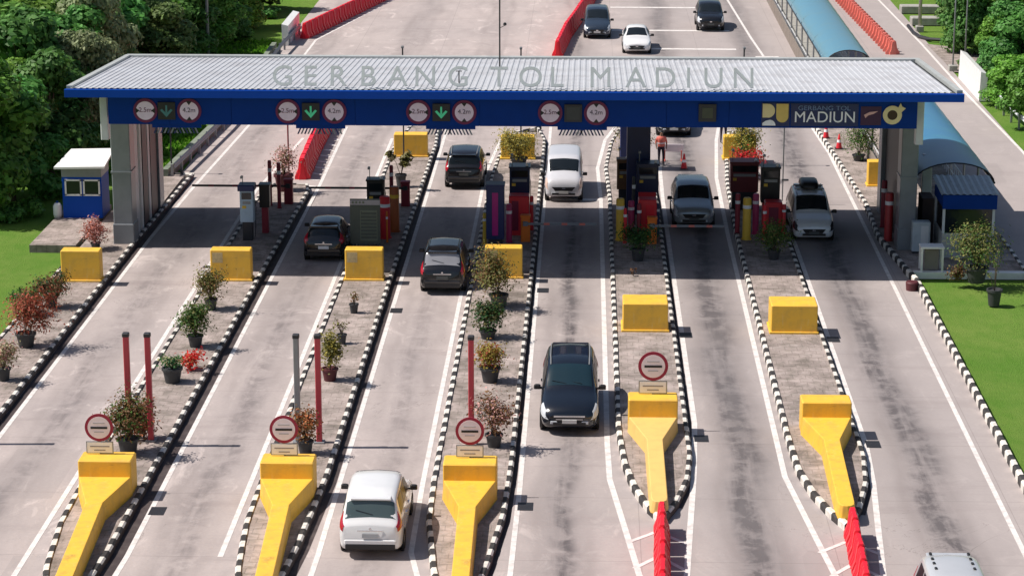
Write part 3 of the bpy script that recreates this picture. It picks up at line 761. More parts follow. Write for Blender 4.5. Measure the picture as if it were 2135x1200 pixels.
crash_block(12.75, 13.5, 106.6, 107.2, 1.15, 'narrow yellow crash block beside the right canopy column')
def nose(cx_, yf, tipx, tipy, label, m=M_YEL, h=1.03, w=0.76, zt=0.5, mw=None):
    t = thing('crash_nose', label, 'crash barrier nose', (cx_, yf, ISZ), 0, 'yellow bullnoses at the island tips')
    b = MB(); b.cbox(-w, w, 0, 0.85, -0.02, h, 0.03)
    b.obj('block', m, t)
    # wedge: from full width down to a narrow wall
    yn = -2.05; nw = 0.24; dx = tipx - cx_
    zz = zt
    b = MB()
    tx, ty = dx, tipy - yf
    nx = dx * (yn / ty)
    top = [(-w + 0.02, 0.0), (nx - nw, yn)] + [(tx - nw * 0.95, ty + 0.3)] + [(tx + nw * 0.95 * math.cos(a), ty + 0.2 - nw * math.sin(a) * 1.0) for a in (2.6, 2.1, 1.57, 1.05, 0.5)] + [(tx + nw * 0.95, ty + 0.3), (nx + nw, yn), (w - 0.02, 0.0)]
    n = len(top)
    vt = [(p[0], p[1], zz + (0.12 * (1 - p[1] / ty) - 0.06)) for p in top]
    vb = [(p[0] + (0.05 if p[0] > dx * (p[1] / ty) else -0.05), p[1], -0.02) for p in top]
    b.add(vt + vb, [tuple(range(n)), tuple(range(2 * n - 1, n - 1, -1))] + [(i, (i + 1) % n, n + (i + 1) % n, n + i) for i in range(n)])
    b.obj('wedge_wall', mw or m, t, bevel=0.02)
    return t
nose(-13.62, 64.3, -13.2, 56.2, 'yellow bullnose at the tip of the leftmost island')
nose(-8.42, 64.3, -8.1, 56.2, 'yellow bullnose on the second island left of the white hatchback')
nose(-3.22, 64.3, -3.1, 56.2, 'yellow bullnose on the third island right of the white hatchback')
nose(2.13, 70.6, 2.13, 63.3, 'pale yellow bullnose on the island tipped with red barriers, near centre', h=1.03, zt=0.42, mw=M_YPALE)
nose(7.45, 70.5, 7.3, 62.9, 'yellow bullnose at the rightmost island tip without any sign')

# round stop signs on the noses
def stop_sign(x, y, label, k=1.0):
    t = thing('stop_sign', label, 'road sign', (x, y, 1.2), 0, 'round signs on the bullnoses')
    b = MB(); b.tube([(0, 0, 0), (0, 0, 0.95 * k)], 0.025, 8); b.obj('post', M_DARK, t)
    d = MB(); d.plate(arc(0, 0.80 * k, 0.41 * k, 0, 360, 40)[:-1], -0.06, -0.03); do = d.obj('disc_rim', M_SIGNR, t)
    f = MB(); f.plate(arc(0, 0.80 * k, 0.325 * k, 0, 360, 40)[:-1], -0.068, -0.06); f.obj('disc_face', M_SIGNP, t)
    f = MB(); f.box(-0.24 * k, 0.24 * k, -0.076, -0.068, 0.765 * k, 0.83 * k); f.obj('black_bar', M_BLACK, t)
    f = MB(); f.box(-0.17 * k, 0.17 * k, -0.075, -0.068, 0.92 * k, 0.955 * k); f.box(-0.14 * k, 0.14 * k, -0.075, -0.068, 0.655 * k, 0.685 * k); f.obj('small_print', mat('pale_grey_print', (0.50, 0.47, 0.48), 0.6, dirt=0), t)
    p = MB(); p.box(-0.39 * k, 0.39 * k, -0.06, -0.035, 0.03, 0.385 * k); p.obj('plate', M_GREYM, t)
    p = MB(); p.box(-0.36 * k, 0.36 * k, -0.066, -0.06, 0.055, 0.36 * k); p.obj('plate_face', M_SIGNW, t)
    p = MB(); p.box(-0.28 * k, 0.28 * k, -0.07, -0.066, 0.22 * k, 0.26 * k); p.box(-0.16 * k, 0.16 * k, -0.07, -0.066, 0.11 * k, 0.145 * k); p.obj('small_print', M_GREYT, t)
    return t
stop_sign(-13.85, 64.95, 'round red rimmed sign with black bar on the leftmost bullnose')
stop_sign(-8.55, 64.95, 'round red rimmed sign with black bar on the bullnose beside the grey post')
stop_sign(-3.24, 64.95, 'round red rimmed sign with black bar on the third bullnose')
stop_sign(2.13, 71.25, 'round red rimmed sign with black bar right of the dark blue people carrier', 1.13)

# tall red posts
for i, (x, lab, m) in enumerate(((-13.84, 'left one of two tall red posts behind the leftmost sign', M_REDP), (-13.19, 'right one of two tall red posts behind the leftmost sign', M_REDP),
        (-8.69, 'tall plain grey post behind the second sign', M_GREYM), (-8.04, 'tall red post right of the grey post', M_REDP), (-3.41, 'lone tall red post behind the third sign', M_REDP),
        (-18.9, 'tall red post on the left verge at the picture edge', M_REDP))):
    t = thing('guide_post', lab, 'post', (x, 69.25, ISZ), 0, 'tall posts behind the bullnoses')
    b = MB(); b.cbox(-0.085, 0.085, -0.085, 0.085, 0, 3.35, 0.02); b.obj('shaft', m, t)
    b = MB(); b.cbox(-0.1, 0.1, -0.1, 0.1, 3.3, 3.42, 0.02); b.obj('cap', M_DARK, t)
    b = MB(); b.cbox(-0.16, 0.16, -0.16, 0.16, 0, 0.05, 0.01); b.obj('base_plate', M_GREYM, t)

# ================================================================== red water barriers
def barrier_mesh(L=1.15, w=0.24, h=0.85):
    b = MB(); secs = []
    def prof(k): return [(-w * k, 0), (-w * k, 0.14), (-w * 0.62 * k, 0.36), (-w * 0.42 * k, h * 0.93), (-w * 0.25 * k, h), (w * 0.25 * k, h), (w * 0.42 * k, h * 0.93), (w * 0.62 * k, 0.36), (w * k, 0.14), (w * k, 0)]
    ys_ = [(-L / 2, 0.45), (-L / 2 + 0.08, 0.5), (-L / 2 + 0.1, 1.0), (-L * 0.2, 1.0), (-L * 0.17, 0.8), (-L * 0.05, 0.8), (-L * 0.02, 1.0), (L * 0.02, 1.0), (L * 0.05, 0.8), (L * 0.17, 0.8), (L * 0.2, 1.0), (L / 2 - 0.1, 1.0), (L / 2 - 0.08, 0.5), (L / 2, 0.45)]
    vs_ = []; fs = []
    for (y, k) in ys_: vs_ += [(p[0], y, p[1] * (1 if k > 0.7 else 0.93)) for p in prof(k)]
    n = 10
    for i in range(len(ys_) - 1):
        for j in range(n): fs.append((i * n + j, i * n + (j + 1) % n, (i + 1) * n + (j + 1) % n, (i + 1) * n + j))
    fs += [tuple(range(n)), tuple((len(ys_) - 1) * n + k for k in range(n - 1, -1, -1))]
    b.add(vs_, fs); return b
proto_bar = None
def barrier_row(pts, step, labels, group, m=M_RED, L=1.15, w=0.24, h=0.85, rot=0.0):
    q = resample(pts, step); me = None; n = len(q)
    for i in range(n):
        a = (q[min(i + 1, n - 1)] - q[max(i - 1, 0)]); rz = math.atan2(-a.x, a.y) + rot
        if me is None:
            o = barrier_mesh(L, w, h).obj('water_barrier', m, autosmooth=R(40)); me = o.data; first = o
        else:
            o = first.copy(); COL.objects.link(o)
        o.location = (q[i].x, q[i].y, 0.0); o.rotation_euler = (0, 0, rz + random.Random(i).uniform(-0.03, 0.03))
        lab = labels(i, n)
        tag(o, lab, 'traffic barrier', group)
def lab_end(where, ref):
    def f(i, n):
        if i == 0: return 'nearest red water barrier of the row %s' % where
        if i == n - 1: return 'farthest red water barrier of the row %s' % where
        return 'red water barrier in the middle of the row %s' % where
    return f
barrier_row([(-17.8, 151.0), (-14.2, 169.5), (-12.8, 176)], 1.2, lab_end('on the far left road edge', ''), 'red barriers at far left', w=0.3, h=1.0)
barrier_row([(-1.75, 144.3), (-1.3, 151.5), (-0.75, 157), (0.35, 169.5), (0.9, 176)], 1.2, lab_end('dividing the far carriageways', ''), 'red barriers dividing the far road', w=0.34, h=1.0)
barrier_row([(-13.1, 108.6), (-13.25, 114.0), (-13.3, 121.5), (-13.0, 126)], 1.2, lab_end('behind the first island', ''), 'red barriers behind the first island', w=0.36, h=1.0)
barrier_row([(2.16, 62.0), (2.1, 59.5), (2.0, 55.6)], 1.05, lab_end('in front of the fourth bullnose', ''), 'red barriers before the fourth bullnose', w=0.22, L=1.0)
barrier_row([(7.35, 61.7), (7.28, 59.5), (7.15, 55.6)], 1.05, lab_end('in front of the rightmost bullnose', ''), 'red barriers before the rightmost bullnose', w=0.22, L=1.0)
barrier_row([(18.6, 145.5), (18.25, 156), (17.8, 170), (17.6, 176)], 1.05, lambda i, n: 'faded red barrier in the spaced row right of the far walkway', 'faded red barriers right of the walkway', m=M_REDF, L=0.42, w=0.42, h=0.85)

# traffic cones
def cone(px, py, label, z=0.0):
    p = G(px, py, z); t = thing('traffic_cone', label, 'traffic cone', (p.x, p.y, z), 0, 'traffic cones near the canopy')
    b = MB(); b.cbox(-0.19, 0.19, -0.19, 0.19, 0, 0.04, 0.01); b.obj('base', M_BLACK, t)
    b = MB(); b.lathe([(0.15, 0.04), (0.115, 0.25), (0.075, 0.48), (0.035, 0.72), (0.0, 0.74)], 14); b.obj('body', M_REDB, t, smooth=True)
    b = MB(); b.lathe([(0.108, 0.32), (0.085, 0.45)], 14); b.obj('reflective_band', M_SIGNW, t, smooth=True)
cone(1426, 352, 'traffic cone on the road behind the silver grey crossover')
cone(1722, 288, 'left traffic cone on the right end island beyond the canopy', ISZ)
cone(1749, 310, 'right traffic cone on the right end island beyond the canopy', ISZ)
p = G(1400, 395)
t = thing('parking_barrier', 'low pale barrier board on the road behind the silver grey crossover', 'barrier', (G(1403, 335).x, G(1403, 335).y, 0))
b = MB(); b.box(-0.5, 0.5, -0.03, 0.03, 0.45, 0.8); b.obj('board', M_SIGNP, t)
b = MB()
for s_ in (-0.4, 0.4): b.box(s_ - 0.03, s_ + 0.03, -0.25, 0.25, 0, 0.05); b.box(s_ - 0.03, s_ + 0.03, -0.05, 0.02, 0, 0.5)
b.obj('stand', M_REDF, t)

# ================================================================== vehicles
def pchip(xs, ys_, x):
    xs = np.array(xs, float); ys_ = np.array(ys_, float); h = np.diff(xs); d = np.diff(ys_) / h
    m = np.zeros(len(xs)); m[0], m[-1] = d[0], d[-1]
    for i in range(1, len(xs) - 1):
        if d[i - 1] * d[i] > 0:
            w1, w2 = 2 * h[i] + h[i - 1], h[i] + 2 * h[i - 1]
            m[i] = (w1 + w2) / (w1 / d[i - 1] + w2 / d[i])
    i = int(np.clip(np.searchsorted(xs, x) - 1, 0, len(xs) - 2)); t = (x - xs[i]) / h[i]
    return (2 * t**3 - 3 * t**2 + 1) * ys_[i] + (t**3 - 2 * t**2 + t) * h[i] * m[i] + (-2 * t**3 + 3 * t**2) * ys_[i + 1] + (t**3 - t**2) * h[i] * m[i + 1]
# station: s, half width, z bottom, z belt, roof half width, z roof
CARS = {
 'mpv': dict(L=4.5, W=0.86, st=[(0, .56, .34, .56, .42, .66), (.07, .70, .26, .64, .52, .75), (.25, .80, .22, .74, .60, .85), (.6, .85, .2, .84, .66, .95), (1.0, .86, .2, .91, .68, 1.04), (1.15, .86, .2, .93, .68, 1.10),
        (1.95, .86, .2, .97, .57, 1.62), (2.5, .86, .2, .98, .585, 1.70), (3.5, .86, .2, .99, .58, 1.70), (4.0, .85, .22, 1.0, .565, 1.63), (4.12, .85, .22, 1.0, .57, 1.56), (4.36, .82, .26, .99, .62, 1.10), (4.45, .78, .3, .92, .60, 1.0), (4.5, .68, .34, .86, .55, .93)],
        ws=(1.24, 1.90), rw=(4.14, 4.345), side=((1.5, 2.3), (2.38, 3.1), (3.2, 3.95)), wh=(.82, 3.62), mir=1.55),
 'hatch': dict(L=3.8, W=0.83, st=[(0, .54, .33, .55, .42, .66), (.07, .68, .26, .63, .5, .74), (.25, .78, .22, .72, .58, .83), (.6, .82, .2, .82, .64, .92), (.95, .83, .2, .88, .66, 1.0), (1.7, .83, .2, .94, .54, 1.46),
        (2.2, .83, .2, .95, .56, 1.52), (3.0, .83, .2, .97, .55, 1.49), (3.35, .82, .22, .99, .53, 1.42), (3.45, .82, .22, .99, .54, 1.36), (3.68, .79, .26, .98, .58, 1.04), (3.75, .74, .3, .9, .56, .95), (3.8, .66, .34, .85, .52, .88)],
        ws=(1.02, 1.66), rw=(3.46, 3.66), side=((1.35, 2.1), (2.18, 2.85), (2.93, 3.3)), wh=(.72, 3.1), mir=1.35),
 'suv': dict(L=4.3, W=0.89, st=[(0, .58, .38, .62, .46, .76), (.06, .72, .32, .72, .56, .84), (.25, .82, .26, .82, .62, .94), (.6, .87, .24, .92, .68, 1.02), (1.05, .89, .24, .98, .7, 1.10), (1.8, .89, .24, 1.02, .59, 1.58),
        (2.4, .89, .24, 1.03, .61, 1.66), (3.4, .89, .24, 1.05, .6, 1.64), (3.85, .88, .26, 1.06, .58, 1.56), (3.95, .87, .26, 1.06, .59, 1.5), (4.18, .84, .3, 1.04, .62, 1.12), (4.25, .8, .34, .98, .6, 1.04), (4.3, .7, .38, .9, .56, .96)],
        ws=(1.14, 1.74), rw=(3.97, 4.16), side=((1.45, 2.25), (2.33, 3.0), (3.1, 3.7)), wh=(.8, 3.45), mir=1.5),
 'sedan': dict(L=4.5, W=0.87, st=[(0, .56, .32, .5, .44, .6), (.07, .70, .26, .6, .52, .68), (.25, .80, .2, .7, .6, .76), (.7, .86, .18, .8, .66, .88), (1.25, .87, .18, .86, .68, .96), (2.0, .87, .18, .9, .54, 1.38),
        (2.4, .87, .18, .91, .56, 1.45), (3.0, .87, .18, .92, .55, 1.42), (3.75, .87, .2, .93, .62, 1.06), (4.2, .84, .22, .92, .62, 1.0), (4.42, .8, .26, .86, .58, .96), (4.5, .7, .3, .8, .54, .88)],
        ws=(1.32, 1.95), rw=(3.1, 3.7), side=((1.65, 2.35), (2.43, 3.2)), wh=(.85, 3.6), mir=1.7),
 'van': dict(L=4.4, W=0.84, st=[(0, .60, .34, .62, .5, .74), (.06, .72, .28, .74, .58, .88), (.2, .80, .24, .88, .62, 1.02), (.5, .83, .22, .97, .65, 1.12), (.72, .84, .22, 1.0, .66, 1.2), (1.3, .84, .22, 1.04, .61, 1.72),
        (1.7, .84, .22, 1.05, .63, 1.82), (3.6, .84, .22, 1.05, .62, 1.82), (4.15, .83, .24, 1.05, .6, 1.78), (4.28, .82, .26, 1.03, .6, 1.6), (4.36, .8, .3, 1.0, .6, 1.15), (4.4, .74, .34, .95, .58, 1.05)],
        ws=(.8, 1.26), rw=(4.16, 4.34), side=((1.05, 1.8), (1.9, 2.9), (3.0, 4.0)), wh=(.65, 3.5), mir=1.0),
}
for k_ in ('mpv', 'suv', 'van'):
    CARS[k_]['st'] = [(a, b, c, d, min(e * (1.12 if f > 1.25 else 1.10 if a > 3 else 1.0), b * .9), f) for (a, b, c, d, e, f) in CARS[k_]['st']]
class Body:
    def __init__(s, spec):
        s.c = spec; s.xs = [a[0] for a in spec['st']]; s.cols = list(zip(*spec['st']))
        s.cache = {}
    def keys(s, x):
        k = round(x, 4)
        if k in s.cache: return s.cache[k]
        w, zb, zt, wr, zr = [pchip(s.xs, s.cols[i], x) for i in (1, 2, 3, 4, 5)]
        dz = min(.07, (zr - zt) * .35)
        K = [(0, zb), (w * .88, zb), (w * .975, zb + .09), (w, zb + (zt - zb) * .58), (w * .965, zt), (wr + .03, zr - dz), (wr - .11, zr), (0, zr + .035)]
        s.cache[k] = K; return K
    def lin(s, K, v):
        v = min(max(v, 0), 7); i = min(int(v), 6); t = v - i
        return (K[i][0] + (K[i + 1][0] - K[i][0]) * t, K[i][1] + (K[i + 1][1] - K[i][1]) * t)
    def S(s, x, v, side):
        K = s.keys(x); e = 0.22
        def q(vv):
            if vv > 7: a = s.lin(K, 14 - vv); return (-a[0], a[1])
            return s.lin(K, vv)
        a, b_, c = q(v - e), q(v), q(v + e)
        X = a[0] * .25 + b_[0] * .5 + c[0] * .25; Z = a[1] * .25 + b_[1] * .5 + c[1] * .25
        return Vector((side * X, x, Z))
    def body(s, mb):
        xs = []
        for a, b_ in zip(s.xs[:-1], s.xs[1:]):
            n = max(2, int((b_ - a) / 0.14)); xs += list(np.linspace(a, b_, n, endpoint=False))
        xs.append(s.xs[-1]); vv = [0, .8, 1, 1.2, 1.7, 2, 2.3, 2.7, 3, 3.3, 3.7, 4, 4.3, 4.65, 4.85, 5, 5.15, 5.5, 6, 6.5, 7]
        ring = [(v, 1) for v in vv] + [(v, -1) for v in reversed(vv[1:-1])]; n = len(ring)
        vs_ = [s.S(x, v, sd) for x in xs for (v, sd) in ring]
        fs = [(i * n + j, i * n + (j + 1) % n, (i + 1) * n + (j + 1) % n, (i + 1) * n + j) for i in range(len(xs) - 1) for j in range(n)]
        fs += [tuple(range(n)), tuple((len(xs) - 1) * n + k for k in range(n - 1, -1, -1))]
        mb.add(vs_, fs); return mb
    def patch(s, mb, x0, x1, v0, v1, side=1, off=0.007, nx=8, nv=5, mi=0, slant=0.0, slant1=0.0):
        # side 0: spans across the centre (v0 on both sides)
        G_ = []
        for i in range(nx + 1):
            row = []
            for j in range(nv + 1):
                fj = j / nv
                x = x0 + (x1 - x0) * i / nx
                if side == 0:
                    t = -1 + 2 * fj; v = 7 - abs(t) * (7 - v0); sd = 1 if t > 0 else -1
                    p = s.S(x, v, sd)
                else:
                    v = v0 + (v1 - v0) * fj; sd = side
                    x = (x0 + slant * fj) + ((x1 + slant1 * fj) - (x0 + slant * fj)) * i / nx
                    p = s.S(x, v, sd)
                e = 0.01
                px = s.S(x + e, v, sd) - s.S(x - e, v, sd); pv = s.S(x, v + e, sd) - s.S(x, v - e, sd)
                nn = px.cross(pv); nn.normalize()
                if nn.dot(Vector((p.x, 0, p.z - 0.6))) < 0 : nn = -nn
                row.append((p, nn))
            G_.append(row)
        m_ = nv + 1; vs_ = [p + n_ * off for r_ in G_ for (p, n_) in r_] + [p - n_ * 0.01 for r_ in G_ for (p, n_) in r_]
        N = (nx + 1) * m_; fs = []
        for i in range(nx):
            for j in range(nv): fs.append((i * m_ + j, i * m_ + j + 1, (i + 1) * m_ + j + 1, (i + 1) * m_ + j))
        per_ = [i * m_ for i in range(nx + 1)] + [nx * m_ + j for j in range(1, m_)] + [i * m_ + nv for i in range(nx - 1, -1, -1)] + [j for j in range(nv - 1, 0, -1)]
        for a, b_ in zip(per_, per_[1:] + per_[:1]): fs.append((a, b_, N + b_, N + a))
        mb.add(vs_, fs, mi); return mb

def car(kind, paint, px, py, rear, label, yaw=0.0, glass=None, rglass=None, rails=None, plate=None, rbox=False, grille='dark', head=None, group='cars passing through the toll plaza', loc=None, name='car', wheelr=.31, scale=1.0, pcol=None, tail_vert=True, roofm=None):
    c = CARS[kind]; B = Body(c); L, W_ = c['L'], c['W']
    p = G(px, py, 0.22) if loc is None else Vector(loc)
    # local origin at bumper nearest the camera, ground level
    t = thing(name, label, 'car', (p.x, p.y, 0), yaw, group)
    t.scale = (scale, scale, scale)
    fl = rear
    glass = glass or M_GLASS
    def put(o):
        o.parent = t
        if fl:   # rear faces camera: turn the car about
            o.rotation_euler = (0, 0, math.pi); o.location = (0, L, 0)
        return o
    mb = MB(); put(B.body(mb).obj('body', paint, autosmooth=R(38)))
    mb = MB(); B.patch(mb, *c['ws'], 5.42, 7, 0, nx=8, nv=14); put(mb.obj('windscreen', glass, smooth=False, autosmooth=R(40)))
    mb = MB(); B.patch(mb, *c['rw'], 5.28, 7, 0, nx=6, nv=14); put(mb.obj('rear_window', rglass or glass, autosmooth=R(40)))
    for sd in (1, -1):
        for i, (a, b_) in enumerate(c['side']):
            mb = MB()
            sla = 0.36 if i == 0 else 0.0
            B.patch(mb, a - (0.12 if i == 0 else 0), b_, 4.17, 4.86, sd, nx=6, nv=4, slant=sla, slant1=(-0.12 if i == len(c['side']) - 1 else 0)); put(mb.obj('side_window', M_GLASSS, autosmooth=R(40)))
        # wheels with arches
        for s_ in c['wh']:
            a = MB(); n = 18; x_ = sd * (W_ - 0.02)
            a.lathe([(0.0, sd * 0.012), (wheelr + .055, sd * 0.012), (wheelr + .06, -sd * 0.05)], 26, (x_, s_, wheelr + .01), 'x'); put(a.obj('wheel_arch', M_BLACK))
            wh_ = MB(); wh_.lathe([(wheelr * .62, .022 * sd), (wheelr * .9, .028 * sd), (wheelr, .0), (wheelr, -.17 * sd), (0, -.17 * sd)], 24, (x_, s_, wheelr), 'x')
            wo = put(wh_.obj('wheel', M_TYRE, autosmooth=R(35)))
            rm = MB()
            rm.lathe([(0, .012 * sd), (.06, .02 * sd), (wheelr * .6, .005 * sd)], 10, (x_, s_, wheelr), 'x')
            for k in range(5):
                an = 2 * math.pi * k / 5
                rm.box(-.012, .03, -.03, .03, 0.03, wheelr * .62, 0, Matrix.Translation((x_, s_, wheelr)) @ Matrix.Rotation(an, 4, 'X'))
            ro = rm.obj('rim', M_RIM); ro.parent = wo
        m2 = MB(); xm = sd * (W_ + 0.10); sm = c['mir']; zm = pchip(B.xs, B.cols[3], sm) + 0.07
        m2.cbox(xm - .10, xm + .10, sm - .06, sm + .05, zm - .065, zm + .075, .03); m2.box(min(sd * W_ * .93, xm), max(sd * W_ * .93, xm), sm - .02, sm + .03, zm - .06, zm - .02)
        put(m2.obj('side_mirror', M_BLACK if paint.name != 'white_car_paint' or True else paint))
        hm = MB(); B.patch(hm, 0.02, 0.46, 3.2, 4.5, sd, off=0.012, nx=6, nv=4, slant=0.12, slant1=.06); put(hm.obj('headlight', head or M_HEAD, autosmooth=R(40)))
        fg = MB(); fx = sd * W_ * .52; fz = .42; y_ = pchip([0, W_ * .66, W_], [0, 0, .2], abs(fx)) 
        fg.cbox(fx - .10, fx + .10, -.018, .05, .38, .46, .01); put(fg.obj('fog_lamp', M_HEAD))
        tm = MB()
        if tail_vert: B.patch(tm, L - .34, L - .03, 3.55, 4.75, sd, off=0.012, nx=6, nv=5, slant=.04)
        else: B.patch(tm, L - .30, L - .03, 3.3, 4.0, sd, off=0.012, nx=6, nv=4)
        put(tm.obj('tail_light', M_TAIL, autosmooth=R(40)))
        hd = MB()
        for s_ in (c['side'][0][1] - .18, c['side'][1][1] - .18):
            hd.box(sd * W_ - .02, sd * W_ + .02, s_ - .09, s_ + .09, .80, .83)
        put(hd.obj('door_handle', paint))
    # front end
    w0 = c['st'][0][1]; z0, z1 = c['st'][0][2], c['st'][0][5]
    gm = MB()
    gm.plate([(-w0 * .86, z1 - .05), (-w0 * .62, z1 - .22), (w0 * .62, z1 - .22), (w0 * .86, z1 - .05)], -.02, .03); put(gm.obj('grille', M_BLACK))
    bm_ = MB(); bm_.cbox(-w0 * .85, w0 * .85, -.035, .06, z0 + .0, z0 + .09, .01); put(bm_.obj('lower_intake', M_BLACK))
    ch = MB()
    if grille == 'chrome': ch.box(-w0 * .80, w0 * .80, -.032, .0, z1 - .075, z1 - .03); ch.box(-w0 * .7, w0 * .7, -.03, .0, z1 - .15, z1 - .13)
    else: ch.box(-.07, .07, -.032, 0, z1 - .13, z1 - .07)
    put(ch.obj('badge_bar' if grille == 'chrome' else 'badge', M_CHROME))
    pm = plate or M_PLATE
    pl_ = MB(); pl_.box(-.21, .21, -.05, -.02, z0 + .06, z0 + .17); put(pl_.obj('front_plate', pm))
    # rear end
    wl, zl0, zl1 = c['st'][-1][1], c['st'][-1][2], c['st'][-1][5]
    pl_ = MB(); pl_.box(-.21, .21, L + .02, L + .04, zl1 - .30, zl1 - .18); put(pl_.obj('rear_plate', pm))
    tr = MB(); tr.box(-.34, .34, L - .01, L + .025, zl1 - .12, zl1 - .09); put(tr.obj('tailgate_trim', M_CHROME))
    bd = MB(); bd.plate([(-.045, zl1 - .05), (0, zl1 - .08), (.045, zl1 - .05), (0, zl1 - .005)], L - .005, L + .02); put(bd.obj('rear_badge', M_CHROME))
    bm_ = MB(); bm_.cbox(-wl * .98, wl * .98, L - .06, L + .05, zl0 - .03, zl0 + .10, .015); put(bm_.obj('rear_bumper_trim', M_BLACK))
    bp_ = MB(); bp_.cbox(-wl * 1.02, wl * 1.02, L - .05, L + .045, zl0 + .12, zl0 + .24, .03); put(bp_.obj('rear_bumper', paint))
    wp = MB(); sw = c['rw'][1] - .03
    pA, pB = B.S(sw, 6.9, -1), B.S(c['rw'][0] + .12, 6.3, 1)
    wp.tube([pA + Vector((0, .012, .008)), pB + Vector((0, .014, .014))], .008, 5); put(wp.obj('rear_wiper', M_BLACK))
    wp = MB(); sw = c['ws'][0] + .03
    for xx in (-.1, .35):
        a = B.S(sw, 6.5, 1); wp.tube([(xx, sw, B.S(sw, 7, 1).z + .01), (xx - .42, sw + .10, B.S(sw + .10, 6.3, 1).z + .014)], .008, 5)
    put(wp.obj('windscreen_wiper', M_BLACK))
    if kind in ('mpv', 'hatch', 'suv'):
        sp = MB(); s_ = c['rw'][0] - .05; zr = pchip(B.xs, B.cols[5], s_)
        sp.cbox(-.55, .55, s_ - .16, s_ + .12, zr - .01, zr + .045, .02); put(sp.obj('spoiler', paint))
    if rails:
        rr = MB(); a, b_ = c['st'][6][0] - .05, c['rw'][0] - .15
        for sd in (1, -1):
            pts = []
            for k in range(8):
                s_ = a + (b_ - a) * k / 7; q = B.S(s_, 5.75, sd); pts.append(q + Vector((0, 0, .015 if k in (0, 7) else .055)))
            rr.tube(pts, .018, 6)
        put(rr.obj('roof_rail', rails))
    if rbox:
        bx = MB(); s0 = 2.35; zr = 1.76
        pr = [(-.36, 0), (.36, 0), (.40, .10), (.36, .24), (.26, .30), (-.26, .30), (-.36, .24), (-.40, .10)]
        secs = [(s0, .55), (s0 + .15, .9), (s0 + .5, 1.0), (s0 + 1.1, 1.0), (s0 + 1.35, .8)]
        vs_ = [(p_[0] * k, s_, zr + p_[1] * k) for (s_, k) in secs for p_ in pr]
        fs = [(i * 8 + j, i * 8 + (j + 1) % 8, (i + 1) * 8 + (j + 1) % 8, (i + 1) * 8 + j) for i in range(4) for j in range(8)] + [tuple(range(8)), tuple(range(39, 31, -1))]
        bx.add(vs_, fs); put(bx.obj('roof_box', M_BLACK, autosmooth=R(50)))
        br = MB(); br.box(-.62, .62, s0 + .25, s0 + .30, zr - .06, zr + .01); br.box(-.62, .62, s0 + .95, s0 + 1.0, zr - .06, zr + .01); put(br.obj('cross_bar', M_GREYM))
    return t

def paint(name, c, rough=0.22, metal=0.0): return mat(name, c, rough, metal=metal, dirt=0.04, coat=0.6, spec=0.6)
P_WHITE = paint('white_car_paint', (0.78, 0.78, 0.78)); P_BLACK = paint('black_car_paint', (0.008, 0.008, 0.010))
P_SILV = paint('silver_car_paint', (0.62, 0.63, 0.65), 0.25, 0.25); P_GREY = paint('grey_green_car_paint', (0.34, 0.38, 0.40), 0.25, 0.3)
P_DBLUE = paint('dark_blue_car_paint', (0.006, 0.009, 0.016)); P_CHAR = paint('charcoal_blue_car_paint', (0.03, 0.045, 0.07), 0.25, 0.2)
P_SILV2 = paint('pale_silver_car_paint', (0.78, 0.80, 0.80), 0.3, 0.1); P_CREAM = paint('pearl_white_car_paint', (0.62, 0.62, 0.66), 0.3)

car('hatch', P_BLACK, 675, 537, True, 'black rounded hatchback seen from behind entering the second lane under the canopy', plate=M_WHITE, tail_vert=True)
car('mpv', P_BLACK, 922, 604, True, 'black people carrier with pale reflecting rear window seen from behind in the third lane', rglass=M_GLASSG, plate=M_PLATED, rails=M_BLACK)
car('mpv', P_WHITE, 772, 1150, True, 'white people carrier seen from behind between the second and third bullnoses', rglass=mat('grey_green_glass', (0.07, 0.10, 0.10), 0.08, dirt=0, spec=.9), plate=mat('greyish_plate', (0.5, 0.52, 0.53), .5), rails=None)
car('mpv', P_DBLUE, 1187, 895, False, 'dark blue people carrier with chrome bar driving towards the camera in the fourth lane', glass=M_GLASSB, grille='chrome', rails=M_GREYM, scale=1.07)
car('van', P_CREAM, 1175, 412, False, 'white van driving towards the camera beyond the fourth lane shadow', scale=1.0, head=mat('amber_tint_lens', (0.70, 0.50, 0.42), 0.2, dirt=0))
car('suv', P_BLACK, 967, 386, True, 'black off roader seen from behind leaving the third lane', plate=M_PLATED, roofm=None, rails=M_GREYM)
car('suv', P_GREY, 1447, 470, False, 'silver grey crossover coming out of the fifth lane under the canopy', plate=M_PLATED)
car('mpv', P_SILV2, 1697, 497, False, 'pale silver people carrier with black roof box in the rightmost lane', rails=M_CHROME, rbox=True, head=mat('dark_headlamp', (0.03, 0.03, 0.035), .15, dirt=0, spec=.9), plate=M_PLATED)
car('mpv', P_CHAR, 1245, 75, False, 'dark blue grey people carrier on the far road beside the red barriers', plate=M_PLATE)
car('sedan', P_WHITE, 1328, 107, False, 'white saloon on the far road between two dark cars', plate=M_PLATED)
car('suv', P_BLACK, 1482, 60, False, 'black crossover on the far road near the right edge line', plate=M_PLATED)
car('sedan', P_BLACK, 1405, 278, False, 'black car mostly hidden by the blue fascia behind the person in red', plate=M_PLATE)
q = G(1987, 1148, 1.70)
car('mpv', P_SILV, 0, 0, False, 'silver people carrier at the bottom right with only its roof in view', loc=(q.x - .12, q.y - 4.12, 0), rails=None)
s13 = bpy.context.scene.objects
t13 = [o for o in s13 if o.get('label', '').startswith('silver people carrier at')][0]
rk = MB()
for sd in (-1, 1):
    for k, yy in enumerate((3.9, 3.55, 3.25, 2.9)):
        rk.cbox(sd * .47 - .035, sd * .47 + .035, yy - .06, yy + .06, 1.69, 1.735, .012)
rk.obj('roof_rail_mount', M_BLACK, t13)

